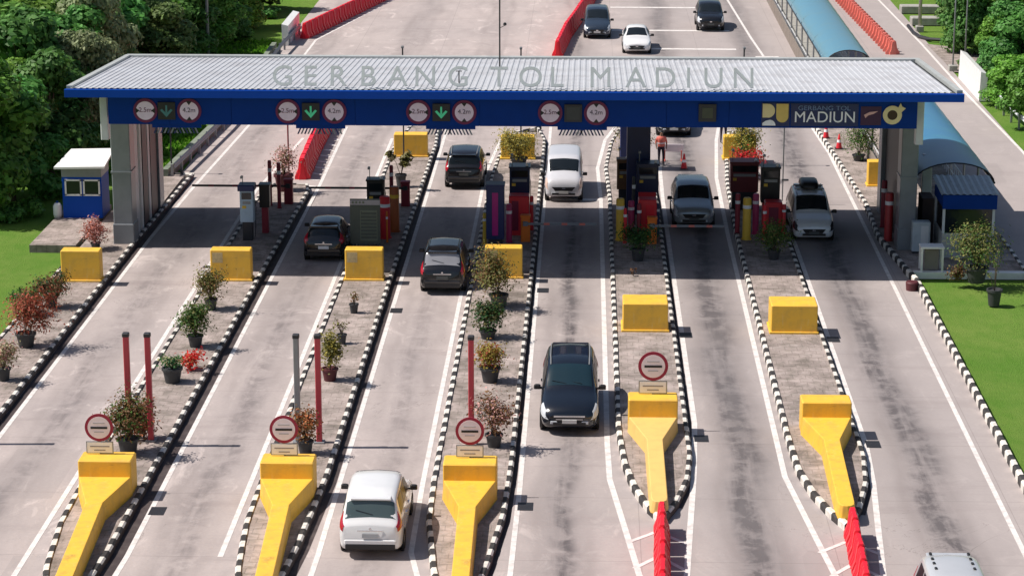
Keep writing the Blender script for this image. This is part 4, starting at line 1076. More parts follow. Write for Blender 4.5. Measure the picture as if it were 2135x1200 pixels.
# ================================================================== toll lane equipment
def eq(name, label, cat, x, y, group=None, z=ISZ): return thing(name, label, cat, (x, y, z), 0, group)
def bollard(x, y, h, r_, m, label, band=None, z=ISZ):
    t = eq('bollard', label, 'bollard', x, y, 'coloured guard bollards at the toll machines')
    b = MB(); b.lathe([(0, 0), (r_ * 1.25, 0), (r_ * 1.25, .04), (r_, .045), (r_, h - .06), (r_ * .8, h), (0, h)], 18); b.obj('post', m, t, autosmooth=R(35))
    b = MB(); b.lathe([(r_ + .004, h * .75), (r_ + .004, h * .83)], 18); b.obj('band', band or M_SIGNW, t, smooth=True)
    return t
def console(x, y, w, d, z0, z1, m, label, screen=True, pm=None):
    t = eq('toll_machine', label, 'toll machine', x, y, 'toll machines under the canopy')
    b = MB(); b.cbox(-w / 2, w / 2, 0, d, z0, z1, .03); b.cbox(-w / 2 - .03, w / 2 + .03, -.06, d + .02, z1 - .04, z1 + .03, .015); b.obj('cabinet', m, t)
    b = MB(); b.cbox(-w / 2 + .08, w / 2 - .08, .06, d - .06, 0, z0 + .01, .02); b.obj('pedestal', pm or M_DARK, t)
    if screen:
        b = MB(); b.box(-w / 2 + .08, w / 2 - .08, -.012, 0, z1 - .42, z1 - .14); b.obj('screen', M_GLASS, t)
        b = MB(); b.box(-w / 2 + .12, w / 2 - .12, -.012, 0, z1 - .62, z1 - .5); b.obj('ticket_slot', M_GREYM, t)
        b = MB(); b.lathe([(0, 0), (.05, 0), (.07, .05), (.05, .11), (0, .12)], 12, (w / 2 - .12, .12, z1 + .03)); b.obj('beacon_lamp', M_SIGNW, t, smooth=True)
        b = MB(); b.tube([(-w / 2 + .1, d * .6, z1), (-w / 2 + .1, d * .6, z1 + .35), (-w / 2 + .1, d * .3, z1 + .5)], .018, 6); b.cbox(-w / 2 + .05, -w / 2 + .15, d * .3 - .2, d * .3 + .03, z1 + .45, z1 + .54, .01); b.obj('camera_bracket', M_GREYM, t)
        b = MB(); b.tube([(w / 2 - .05, d + .01, z1 - .2), (w / 2 + .03, d + .04, z1 * .6), (w / 2 - .02, d + .02, .05)], .015, 6); b.obj('cable', M_BLACK, t)
        b = MB(); b.box(-w / 2 + .1, -w / 2 + .26, -.014, 0, z1 - .8, z1 - .68); b.obj('sticker', M_OCH, t)
    return t
def boom(x, y, length, dirn, m, label, z=0.92, house=M_ORG, hh=1.05):
    t = eq('barrier_gate', label, 'barrier gate', x, y, 'boom barriers')
    b = MB(); b.cbox(-.19, .19, -.16, .16, 0, hh, .03); b.cbox(-.21, .21, -.18, .18, hh - .02, hh + .06, .02); b.obj('housing', house, t)
    b = MB(); b.box(min(0, dirn * length), max(0, dirn * length), -.26, -.22, z - ISZ - .045, z - ISZ + .045)
    b.cbox(-.1, .1, -.28, -.16, z - ISZ - .09, z - ISZ + .09, .02); b.obj('arm', m, t)
    b = MB()
    for k in range(3):
        xx = dirn * (length * (.3 + .25 * k)); b.box(xx - .12, xx + .12, -.264, -.216, z - ISZ - .047, z - ISZ + .047)
    b.obj('arm_stripe', M_REDF if m is not M_DARK else M_MAROON, t)
# island 1
t = console(-13.85, 95.3, .56, .5, .78, 2.15, mat('blue_grey_face', (0.42, 0.55, 0.66), .4), 'blue grey card machine with dark hood left of two maroon posts')
b = MB(); b.cbox(-.34, .34, -.16, .55, 2.1, 2.35, .03); b.obj('hood', M_NAVY, t)
console(-13.3, 96.6, .42, .5, 1.1, 2.05, M_BLACK, 'small black camera box right of the blue grey card machine', False, M_MAROON)
bollard(-13.76, 101.9, 2.0, .085, M_MAROON, 'left of two thin maroon posts on the first island')
bollard(-13.30, 101.4, 2.0, .085, M_MAROON, 'right of two thin maroon posts on the first island')
boom(-13.0, 102.3, 4.2, -1, M_DARK, 'dark boom barrier across the first lane', 1.0, M_MAROON)
# price board island 2
t = eq('price_board', 'dark green grey price board on two legs above a yellow block', 'board', -8.72, 93.2)
b = MB(); b.box(-.68, .52, -.05, .06, .42, 2.25); b.obj('panel', M_BOARD, t)
b = MB(); b.box(-.68, .52, -.056, -.05, 2.02, 2.22); b.obj('header_strip', mat('pale_header', (0.42, 0.38, 0.38), .6), t)
b = MB()
for k in range(9): b.box(-.2, .38, -.056, -.05, .6 + k * .14, .64 + k * .14)
for k in range(4): b.box(-.6 + k * .14, -.52 + k * .14, -.058, -.056, 2.08, 2.17)
b.box(-.28, -.25, -.056, -.05, .6, 1.76); b.box(.38, .41, -.056, -.05, .6, 1.76); b.box(-.28, .41, -.0555, -.05, .555, .6); b.box(-.28, .41, -.0555, -.05, 1.76, 1.8)
for k in range(8): b.box(-.25, -.2, -.0545, -.05, .6 + k * .14, .64 + k * .14)
b.obj('tariff_table', mat('olive_text', (0.17, 0.19, 0.13), .6), t)
for x in (-.5, .36):
    b = MB(); b.box(x - .05, x + .05, -.03, .05, 0, .44); b.obj('leg', M_DARK, t)
console(-8.72, 97.0, .72, .6, 1.35, 2.2, M_BLACK, 'black machine head rising behind the price board', True)
bollard(-8.25, 96.0, 1.75, .22, M_REDB, 'thick red guard bollard right of the price board')
bollard(-7.95, 97.2, 1.9, .20, mat('brown_orange_paint', (0.42, 0.10, 0.02), .5), 'thick brown orange guard bollard behind the thick red one', M_OCH)
bollard(-8.1, 95.2, 1.3, .04, M_ORG, 'thin orange post between red and brown orange bollards')
bollard(-8.42, 101.5, 1.9, .085, M_MAROON, 'thin maroon post beside the palm pot')
boom(-7.85, 102.0, 4.2, -1, M_DARK, 'dark boom barrier across the second lane', 1.0, M_MAROON)
# island 3
t = console(-3.62, 93.6, .72, .7, .55, 2.75, M_NAVY, 'tall navy cabinet with magenta strip above the third yellow block', False)
b = MB(); b.box(-.12, .12, -.014, 0, .7, 2.45); b.obj('magenta_strip', M_MAG, t)
console(-2.78, 98.6, .85, .8, 1.3, 2.45, mat('dark_booth', (0.012, 0.028, 0.08), .3), 'dark glazed booth head on a red cabinet in the third island', True, M_REDB)
t = eq('red_cabinet', 'dark red cabinet beside the navy cabinet on the third island', 'cabinet', -2.75, 96.6)
b = MB(); b.cbox(-.42, .42, 0, .7, 0, 1.65, .03); b.obj('body', M_REDB, t)
b = MB(); b.box(-.3, -.02, -.012, 0, .2, 1.45); b.obj('door', mat('dark_red_door', (0.22, 0.012, 0.05), .4), t)
bollard(-3.12, 95.4, 1.6, .12, mat('purple_red', (0.45, 0.02, 0.12), .4), 'purple red bollard between navy and red cabinets', M_SIGNP)
boom(-2.45, 95.6, 2.9, 1, M_COLG, 'pale grey boom arm with orange housing across the fourth lane', .95, M_ORG)
# island 4
bollard(1.42, 95.9, 1.75, .17, M_OCH, 'thick ochre bollard at the left of the fourth island machines')
bollard(1.88, 96.4, 1.55, .13, mat('purple_red', (0, 0, 0)), 'purple red bollard between ochre bollard and red cabinet on the fourth island', M_SIGNP)
console(2.62, 99.4, .9, .8, 1.25, 2.45, MATS['dark_booth'], 'dark glazed machine head above a red cabinet beside the silver grey crossover', True, M_REDB)
t = eq('red_cabinet', 'bright red cabinet beside the ochre bollard on the fourth island', 'cabinet', 2.55, 96.3)
b = MB(); b.cbox(-.38, .38, 0, .7, 0, 1.6, .03); b.obj('body', M_REDB, t)
b = MB(); b.box(-.08, .28, -.012, 0, .2, 1.4); b.obj('door', M_RED, t)
boom(2.72, 95.4, 2.9, 1, M_COLG, 'pale boom arm with orange housing across the fifth lane', .95, M_ORG)
console(1.62, 101.5, .55, .5, .9, 2.2, mat('brown_cabinet', (0.20, 0.09, 0.03), .5, dirt=.3), 'brown machine box behind the ochre bollard', True)
bollard(2.02, 98.8, 2.05, .07, M_DARK, 'dark post with white globe lamp on the fourth island')
# island 5
bollard(6.62, 96.2, 1.75, .17, M_OCH, 'ochre bollard at the left of the fifth island machines')
bollard(6.3, 97.2, 1.7, .10, M_MAROON, 'maroon bollard left of the ochre bollard on the fifth island')
bollard(7.05, 97.2, 1.7, .13, mat('purple_red', (0, 0, 0)), 'purple red bollard right of the ochre bollard on the fifth island', M_SIGNP)
console(7.75, 98.6, .78, .7, 1.0, 2.5, M_BLACK, 'rounded black machine head beside the silver people carrier with roof box', True, M_REDB)
t = eq('red_cabinet', 'red cabinet below the rounded black machine on the fifth island', 'cabinet', 7.8, 97.3)
b = MB(); b.cbox(-.36, .36, 0, .7, 0, 1.3, .03); b.obj('body', M_REDB, t)
b = MB(); b.box(-.2, .2, -.012, 0, .2, 1.1); b.obj('door', MATS['dark_red_door'], t)
console(6.85, 101.6, 1.2, .9, .8, 2.1, mat('maroon_brown', (0.20, 0.03, 0.035), .5, dirt=.2), 'wide maroon brown machine behind the ochre bollard on the fifth island', True)
t = eq('thin_pole', 'thin grey pole beside the lane behind the fifth island', 'pole', GY(1633, 345, 103.5).x, 103.5, z=ISZ)
b = MB(); b.tube([(0, 0, 0), (0, 0, 3.6)], .03, 8); b.box(-.05, .25, -.03, .03, .9, .98); b.obj('pole', M_GREYM, t)
# far end columns of camera poles
for (px, py, h, lab) in ((603, 392, 6.0, 'thin camera pole at the end of the first island'), (842, 335, 5.5, 'thin camera pole in front of the far yellow block'), (1086, 338, 5.5, 'thin camera pole in the shrub on the third island'), (1546, 338, 5.5, 'thin camera pole behind the red flowers'), (358, 355, 3.0, 'thin post standing in the grass beside the guard rail')):
    p = G(px, py, ISZ); t = eq('camera_pole', lab, 'pole', p.x, p.y, 'thin poles behind the canopy')
    b = MB(); b.tube([(0, 0, 0), (0, 0, h)], .035, 8); b.obj('pole', M_MAROON if px == 603 else M_DARK, t)
    b = MB(); b.cbox(-.06, .06, -.16, .06, h - .1, h, .01); b.obj('camera_head', M_GREYM, t)
t = eq('dark_kiosk', 'dark narrow kiosk rising behind the fourth island machines', 'kiosk', 2.15, 110.5)
b = MB(); b.cbox(-.55, .55, 0, .9, 0, 3.0, .03); b.obj('body', M_NAVY, t)
b = MB(); b.box(-.62, .62, -.08, .98, 3.0, 3.12); b.obj('roof', M_DARK, t)
# right column foot gear
bollard(12.42, 96.2, 2.0, .17, mat('signal_red', (0.45, 0.03, 0.035), .45), 'thick red bollard at the foot of the right canopy column')
bollard(12.5, 98.6, 2.0, .12, M_MAROON, 'maroon bollard behind the thick red bollard at the right column')
t = eq('electrical_cabinet', 'pale grey electrical cabinet beside the right canopy column', 'cabinet', 13.45, 93.9)
b = MB(); b.cbox(-.36, .36, 0, .45, .1, 1.3, .03); b.obj('body', mat('pale_grey_cabinet', (0.44, 0.50, 0.54), .45, dirt=.15), t)
b = MB(); b.box(-.02, .28, -.015, 0, .25, 1.15); b.obj('door', M_COLL, t)
b = MB(); b.box(-.32, .32, .04, .4, 0, .11); b.obj('plinth', M_DARK, t)
t = eq('frame_stand', 'white framed box stand at the edge of the right lawn', 'stand', 13.45, 90.95, z=.24)
b = MB(); b.cbox(-.46, .46, -.3, .35, .92, 1.0, .015); b.obj('top', M_WHITE, t)
for x in (-.4, .4):
    for y in (-.24, .28):
        b = MB(); b.box(x - .04, x + .04, y - .04, y + .04, 0, .93); b.obj('leg', M_WHITE, t)
b = MB(); b.box(-.27, .27, -.1, .2, .05, .85); b.obj('meter_box', mat('taupe_box', (0.22, 0.19, 0.18), .6), t)
t = eq('white_pillar', 'white pillar panel left of the small booth', 'pillar', 14.4, 99.6)
b = MB(); b.cbox(-.2, .2, 0, .3, 0, 2.9, .02); b.obj('panel', M_WHITE, t)
p = G(1893, 600, 0.0); t = thing('drum', 'small dark drum at the lane kerb beside the right lawn', 'drum', (12.45, 88.8, .0))
b = MB(); b.lathe([(0, 0), (.22, 0), (.25, .3), (.22, .34), (0, .34)], 14); b.obj('body', M_POTR, t, autosmooth=R(40))

# ================================================================== booths
t = thing('guard_booth', 'blue guard booth with white sloping roof and two windows at far left', 'booth', (-21.35, 98.8, .26))
w = .84
b = MB(); b.cbox(-w, w, 0, 1.6, 0, 2.05, .02); b.obj('wall', M_BLUE2, t)
b = MB(); b.box(-w - .01, w + .01, -.012, 1.61, 1.78, 2.26); b.obj('upper_band', M_COLG, t)
for x in (-.36, .42):
    f = MB()
    for (a0, a1, c0, c1) in ((-.36, -.29, -.34, .34), (.29, .36, -.34, .34), (-.36, .36, .28, .35), (-.36, .36, -.36, -.29)): f.box(x + a0, x + a1, -.04, -.005, 1.33 + c0, 1.33 + c1)
    fo = f.obj('window', M_WHITE, t)
    f = MB(); f.box(x - .29, x + .29, -.025, -.004, 1.04, 1.61); f.obj('pane', M_GLASS, fo)
b = MB(); b.add([(-w - .22, -.45, 2.2), (w + .25, -.45, 2.24), (w + .25, 1.9, 2.56), (-w + .05, 1.9, 2.52), (-w - .22, -.45, 2.29), (w + .25, -.45, 2.33), (w + .25, 1.9, 2.65), (-w + .05, 1.9, 2.61)],
       [(0, 1, 2, 3), (4, 5, 6, 7), (0, 1, 5, 4), (1, 2, 6, 5), (2, 3, 7, 6), (3, 0, 4, 7)]); b.obj('roof', mat('bright_white_roof', (0.85, 0.85, 0.83), .5, dirt=.05), t)
t = thing('water_tank', 'small white tank standing left of the blue guard booth', 'tank', (-22.45, 98.9, .26))
b = MB(); b.lathe([(0, 0), (.16, 0), (.19, .15), (.19, .5), (.12, .62), (0, .64)], 14); b.obj('body', M_WHITE, t, smooth=True)
b = MB(); b.lathe([(0, .64), (.05, .64), (.05, .7), (0, .7)], 10); b.obj('cap', M_BLUE, t)
t = thing('toll_booth', 'small booth with striped roof and dark window right of the canopy', 'booth', (15.2, 93.3, ISZ))
w = 1.03; gw = mat('booth_grey_wall', (0.40, 0.42, 0.42), .6, dirt=.15)
b = MB(); b.cbox(-w, w, 0, 2.2, 0, 1.0, .02); b.obj('lower_wall', gw, t)
for (x, y) in ((-w + .05, .05), (w - .05, .05), (-w + .05, 2.12), (w - .05, 2.12)):
    b = MB(); b.box(x - .05, x + .05, y - .05, y + .05, 1.0, 2.1); b.obj('corner_post', M_COLL, t)
b = MB(); b.box(-w + .1, w - .1, .03, .06, 1.0, 2.1); b.obj('front_window', M_GLASS, t)
for x in (-w + .04, w - .07):
    b = MB(); b.box(x, x + .03, .1, 2.05, 1.0, 2.1); b.obj('side_window', M_GLASS, t)
b = MB(); b.box(-w + .1, w - .1, 2.1, 2.15, 1.0, 2.1); b.obj('back_wall', M_DARK, t)
b = MB(); b.box(-w - .04, w + .04, -.18, -.1, 2.02, 2.58); b.box(-w - .04, -w + .04, -.1, 2.2, 2.1, 2.5); b.box(w - .04, w + .04, -.1, 2.2, 2.1, 2.5); b.obj('fascia', M_BLUE, t)
b = MB(); b.box(-w + .02, w - .02, 0, 2.2, 2.1, 2.16); b.obj('ceiling', M_DARK, t)
b = MB(); n = 18; vs_ = []; fs = []
for i in range(n + 1):
    x = -w - .12 + (2 * w + .24) * i / n; dz = .05 if i % 2 else 0
    vs_ += [(x, -.22, 2.6 + dz), (x, 2.45, 2.82 + dz)]
for i in range(n): fs.append((2 * i, 2 * i + 2, 2 * i + 3, 2 * i + 1))
b.add(vs_, fs); b.obj('roof', mat('striped_roof', (0.34, 0.38, 0.42), .4, dirt=.3, dscale=5), t)
b = MB(); b.box(-.3, 0, -.02, 0, .5, .85); b.obj('notice', M_COLL, t)
t = thing('bench_box', 'maroon crate stack between electrical cabinet and small booth', 'crate', (13.95, 95.6, ISZ))
b = MB(); b.cbox(-.28, .22, 0, 1.2, 0, 1.9, .02); b.obj('body', mat('dark_brown_box', (0.05, 0.03, 0.03), .6), t)

# ================================================================== covered walkways
def walkway(name, label, x0, x1, y0, y1, ze, rise, m, shift=0.0):
    t = thing(name, label, 'walkway', ((x0 + x1) / 2, y0, 0)); w = (x1 - x0) / 2; L = y1 - y0; n = 14; ny = int(L / 1.2)
    b = MB(); vs_ = []; fs = []
    for j in range(ny + 1):
        for i in range(n + 1):
            a = math.pi * i / n; vs_.append((-w * math.cos(a) + shift * j / ny, L * j / ny, ze + rise * math.sin(a) + (0.02 if j % 2 else 0)))
    for j in range(ny):
        for i in range(n): fs.append((j * (n + 1) + i, j * (n + 1) + i + 1, (j + 1) * (n + 1) + i + 1, (j + 1) * (n + 1) + i))
    b.add(vs_, fs); b.obj('vault_roof', m, t, smooth=True)
    b = MB()
    for j in range(0, ny + 1, 3):
        y = L * j / ny; sx = shift * j / ny
        b.tube([(-w * math.cos(math.pi * i / n) + sx, y, ze + rise * math.sin(math.pi * i / n) - .03) for i in range(n + 1)], .03, 6)
    b.tube([(-w, 0, ze), (-w + shift, L, ze)], .05, 6); b.tube([(w, 0, ze), (w + shift, L, ze)], .05, 6)
    b.obj('roof_frame', M_DARK, t)
    for j in range(0, ny + 1, 3):
        y = L * j / ny; sx = shift * j / ny
        for s_ in (-1, 1):
            b = MB(); b.tube([(s_ * (w - .06) + sx, y, 0), (s_ * (w - .06) + sx, y, ze)], .05, 8); b.obj('post', M_GREYM, t)
    b = MB()
    for s_ in (-1, 1):
        for z in (.5, 1.0): b.tube([(s_ * (w - .06), 0, z), (s_ * (w - .06) + shift, L, z)], .025, 6)
        for j in range(0, int(L / .6)):
            y = j * .6; sx = shift * y / L; b.box(s_ * (w - .06) + sx - .015, s_ * (w - .06) + sx + .015, y - .015, y + .015, .1, 1.0)
    b.obj('railing', M_COLL, t)
    b = MB(); b.box(-w, w, 0, L, 0.005, .08); b.obj('floor', M_STONE, t)
    b = MB(); b.box(-w - .12, -w - .02, .6, L, 0, .75); b.obj('low_wall', mat('brown_concrete', (0.24, 0.20, 0.17), .85, dirt=.3, dscale=1.5), t)
    return t
walkway('covered_walkway', 'near blue vaulted walkway roof right of the canopy, close to the small booth', 13.55, 16.85, 97.4, 119.0, 2.35, .85, M_TEALD)
walkway('covered_walkway', 'far teal vaulted walkway beside the faded red barriers beyond the canopy', 12.75, 15.25, 127.5, 200.0, 2.3, .8, M_TEAL, -.25)

# ================================================================== rails and parapets
def guard_rail(pts, label, z=.62, post=2.0, inner=None, m=M_GREYM):
    t = thing('guard_rail', label, 'guard rail', (pts[0][0], pts[0][1], 0)); o = Vector((pts[0][0], pts[0][1], 0))
    q = resample(pts, post); prof = [(0, -.15), (.05, -.08), (0, 0), (.05, .08), (0, .15)]
    b = MB(); vs_ = []; fs = []
    for p in q:
        for (dx, dz) in prof: vs_.append((p.x - o.x + dx * (1 if inner is None else inner), p.y - o.y, z + dz))
    for i in range(len(q) - 1):
        for k in range(4): fs.append((i * 5 + k, i * 5 + k + 1, (i + 1) * 5 + k + 1, (i + 1) * 5 + k))
    b.add(vs_, fs); b.obj('beam', m, t)
    for p in q[:60]:
        b = MB(); b.box(p.x - o.x - .14, p.x - o.x - .03, p.y - o.y - .05, p.y - o.y + .05, -.05, z + .1); b.obj('post', M_GREYM, t)
    return t
guard_rail([(-19.0, 107.9), (-18.35, 121.2), (-18.55, 144.5), (-18.3, 152)], 'grey guard rail along the left road edge behind the canopy')
t = thing('parapet', 'low concrete parapet with green grey top left of the guard rail', 'parapet', (-19.55, 107.8, 0))
b = MB(); b.add([(0, 0, -.05), (.28, 0, -.05), (.9, 14, -.05), (.62, 14, -.05), (0, 0, .5), (.28, 0, .5), (.9, 14, .5), (.62, 14, .5)], [(0, 3, 2, 1), (4, 5, 6, 7), (0, 1, 5, 4), (1, 2, 6, 5), (2, 3, 7, 6), (3, 0, 4, 7)])
b.add([(.62, 14, -.05), (.9, 14, -.05), (.5, 38, -.05), (.22, 38, -.05), (.62, 14, .5), (.9, 14, .5), (.5, 38, .5), (.22, 38, .5)], [(0, 3, 2, 1), (4, 5, 6, 7), (0, 1, 5, 4), (1, 2, 6, 5), (2, 3, 7, 6), (3, 0, 4, 7)])
b.obj('wall', mat('mossy_concrete', (0.22, 0.25, 0.20), .85, dirt=.4, dscale=1.5, dirtcol=(.07, .10, .05)), t)
guard_rail([(22.0, 129.5), (22.25, 121), (22.6, 110), (22.8, 100)], 'pale guard rail right of the service road near the white panel', inner=-1, m=M_COLL)
t = thing('parapet_end', 'white leaning parapet end panel at the right of the service road', 'panel', (21.35, 129.6, 0))
b = MB(); b.plate([(0.0, -.02), (0.42, -.02), (0.42, 1.45), (0.05, 1.6)], 0, 7.5); b.obj('panel', M_WHITE, t)
t = thing('parapet_end', 'white parapet end panel beside the far left red barriers', 'panel', (-18.95, 147.6, 0))
b = MB(); b.plate([(0, -.02), (.4, -.02), (.4, 1.25), (0, 1.35)], 0, 6.0); b.obj('panel', M_WHITE, t)

# lamp posts
def lamp(x, y, h, label, r_=.09, m=M_COLG, arm=True):
    t = thing('street_lamp', label, 'street lamp', (x, y, 0), 0, 'lamp posts around the plaza')
    b = MB(); b.tube([(0, 0, -.1), (0, 0, h * .5), (0, 0, h)], [r_, r_ * .85, r_ * .6], 10); b.obj('pole', m, t, smooth=True)
    b = MB(); b.cbox(-.25, .25, -.25, .25, -.05, .35, .04); b.obj('footing', M_STONE, t)
    if arm:
        b = MB(); b.tube([(0, 0, h), (.4, 0, h + .5), (1.6, 0, h + .8)], .05, 8); b.obj('arm', m, t)
        b = MB(); b.cbox(1.4, 2.1, -.14, .14, h + .72, h + .86, .03); b.obj('lamp_head', M_COLL, t)
q = G(446, 150, 0)
lamp(-22.2, 139, 11, 'tall grey lamp post rising from the left forest', .10)
lamp(21.49, 155.0, 10, 'pale lamp post with concrete footing beside the service road', .12, mat('cream_pole', (.55, .53, .44), .6))
lamp(GY(1986, 150, 139.5).x, 139.5, 8, 'left of two thin grey poles among the right hand trees', .05, M_GREYM, False)
lamp(GY(2011, 140, 141).x, 141, 8, 'right of two thin grey poles among the right hand trees', .05, M_GREYM, False)
# planting bed and dark pavement by the right trees
pv = MB(); pv.add([(21.4, 139, .02), (24.2, 139, .02), (24.5, 147, .02), (21.2, 149.5, .02)], [(0, 1, 2, 3)])
struct(pv.obj('path', M_PAVE), 'grey paved patch beside the service road')
t = thing('roadside_wall', 'low concrete ditch wall near the footing of the pale lamp post', 'wall', (20.95, 150.5, 0))
b = MB(); b.tube([(.0, 6, .12), (-.05, 3, .12), (.1, 1.4, .12), (.6, .3, .12), (1.4, 0, .12)], .12, 6); b.obj('edging', M_DARK, t)
for i, y in enumerate((158, 163.5)):
    t = thing('concrete_bench', ('nearer' if i == 0 else 'farther') + ' low concrete slab in the grass behind the pale lamp post', 'slab', (22.6, y, 0), 0, 'concrete slabs behind the pale lamp post')
    b = MB(); b.cbox(-1.3, 1.3, -.5, .5, 0, .5, .05); b.obj('slab', M_STONE, t)

# ================================================================== people
def person(x, y, rz, label, shirt, trousers, vest=None, h=1.70, armpose=0.0, stride=.1):
    bm = bmesh.new(); sk = bm.verts.layers.skin.verify()
    J = {'pel': (0, 0, .93, .13), 'wai': (0, 0, 1.08, .125), 'che': (0, -.01, 1.30, .155), 'nek': (0, 0, 1.47, .06), 'hed': (0, -.02, 1.57, .085), 'top': (0, -.01, 1.68, .075)}
    for s_, n_ in ((-1, 'l'), (1, 'r')):
        J['hip' + n_] = (s_ * .10, 0, .88, .095); J['kne' + n_] = (s_ * .12, s_ * stride * .5 - .02, .48, .06); J['ank' + n_] = (s_ * .13, s_ * stride, .09, .042); J['toe' + n_] = (s_ * .14, s_ * stride - .16, .04, .036)
        J['sho' + n_] = (s_ * .19, 0, 1.40, .065); J['elb' + n_] = (s_ * .27, .02 - armpose * .1, 1.13, .045); J['wri' + n_] = (s_ * .24, -.08 - armpose * .2, .90 + armpose * .15, .03); J['han' + n_] = (s_ * .23, -.11 - armpose * .2, .83 + armpose * .15, .032)
    E_ = [('pel', 'wai'), ('wai', 'che'), ('che', 'nek'), ('nek', 'hed'), ('hed', 'top')]
    for n_ in 'lr': E_ += [('pel', 'hip' + n_), ('hip' + n_, 'kne' + n_), ('kne' + n_, 'ank' + n_), ('ank' + n_, 'toe' + n_), ('che', 'sho' + n_), ('sho' + n_, 'elb' + n_), ('elb' + n_, 'wri' + n_), ('wri' + n_, 'han' + n_)]
    V = {}
    for k, (a, b_, c, r_) in J.items():
        v = bm.verts.new((a, b_, c)); v[sk].radius = (r_, r_ * (.8 if k in ('pel', 'wai', 'che') else 1)); V[k] = v
        if k == 'pel': v[sk].use_root = True
    for a, b_ in E_: bm.edges.new((V[a], V[b_]))
    me = bpy.data.meshes.new('sk'); bm.to_mesh(me); bm.free(); tmp = bpy.data.objects.new('sk', me); COL.objects.link(tmp)
    tmp.modifiers.new('s', 'SKIN'); ss = tmp.modifiers.new('ss', 'SUBSURF'); ss.levels = 2; ss.render_levels = 2
    dg = bpy.context.evaluated_depsgraph_get(); m2 = bpy.data.meshes.new_from_object(tmp.evaluated_get(dg)); bpy.data.objects.remove(tmp)
    m2.materials.clear(); skin = mat('skin', (.30, .17, .11), .6); 
    for m_ in (skin, shirt, trousers, M_BLACK): m2.materials.append(m_)
    for p in m2.polygons:
        c = p.center
        p.material_index = 3 if c.z < .12 else 2 if (c.z < .97 and abs(c.x) < .21) else 0 if (c.z > 1.46 or (c.z < 1.12 and abs(c.x) > .2)) else 1
        p.use_smooth = True
    t = thing('person', label, 'person', (x, y, 0), rz); t.scale = (h / 1.74,) * 3
    o = bpy.data.objects.new('body', m2); COL.objects.link(o); o.parent = t
    hr = MB(); hr.lathe([(.0, 1.70), (.05, 1.69), (.085, 1.65), (.092, 1.59), (.085, 1.55)], 16, (0, .015, .02)); hr.obj('hair', M_BLACK, t, smooth=True)
    if vest:
        v = MB(); v.lathe([(.165, .95), (.175, 1.1), (.20, 1.28), (.205, 1.38), (.13, 1.46)], 18)
        v.v = [(a * 1.08, b_ * .78, c) for (a, b_, c) in v.v]; v.obj('vest', vest, t, smooth=True)
        v = MB(); v.lathe([(.181, 1.09), (.186, 1.15)], 18); v.v = [(a * 1.09, b_ * .80, c) for (a, b_, c) in v.v]; v.obj('reflective_stripe', M_SIGNP, t, smooth=True)
    return t
q = G(1378, 345); person(q.x, q.y, .2, 'person in a red vest and dark trousers standing on the road behind the canopy', mat('coral_shirt', (.75, .16, .13), .7), mat('navy_trousers', (.03, .02, .04), .8), mat('coral_vest', (.85, .20, .15), .7))
q = G(1508, 296); person(q.x, q.y, .0, 'person in dark clothes half hidden by the fascia near the fifth island', mat('dark_jacket', (.03, .025, .03), .8), mat('navy_trousers', (0, 0, 0)))

# ================================================================== plants
LM = {
 'green': leaf_mat('leaf_green', (0.045, 0.11, 0.02), (0.10, 0.17, 0.035)), 'dark': leaf_mat('leaf_dark_green', (0.02, 0.085, 0.025), (0.05, 0.14, 0.03)),
 'olive': leaf_mat('leaf_olive', (0.10, 0.105, 0.03), (0.20, 0.19, 0.06), scale=3), 'orange': leaf_mat('leaf_orange_red', (0.36, 0.085, 0.045), (0.52, 0.17, 0.08), scale=3),
 'pink': leaf_mat('leaf_pink', (0.50, 0.25, 0.22), (0.68, 0.40, 0.36), scale=3), 'cream': leaf_mat('leaf_cream', (0.30, 0.28, 0.13), (0.50, 0.45, 0.28), scale=3),
 'brown': leaf_mat('leaf_brown', (0.12, 0.06, 0.03), (0.24, 0.13, 0.05), scale=3), 'yellow': leaf_mat('leaf_yellow', (0.28, 0.23, 0.03), (0.42, 0.36, 0.07), scale=3),
 'red': leaf_mat('petal_red', (0.60, 0.015, 0.03), (0.75, 0.04, 0.06), scale=3),
}
def leaf_quad(mb, c, nrm, s, rg, mi=0):
    a = nrm.orthogonal().normalized(); b_ = nrm.cross(a); an = rg.uniform(0, 6.28); u = a * math.cos(an) + b_ * math.sin(an); v = nrm.cross(u)
    l, w = s, s * .5
    mb.add([c - u * l * .5, c + v * w * .5 + nrm * s * .06, c + u * l * .5, c - v * w * .5 + nrm * s * .06], [(0, 1, 2, 3)], mi)
PR = random.Random(11)
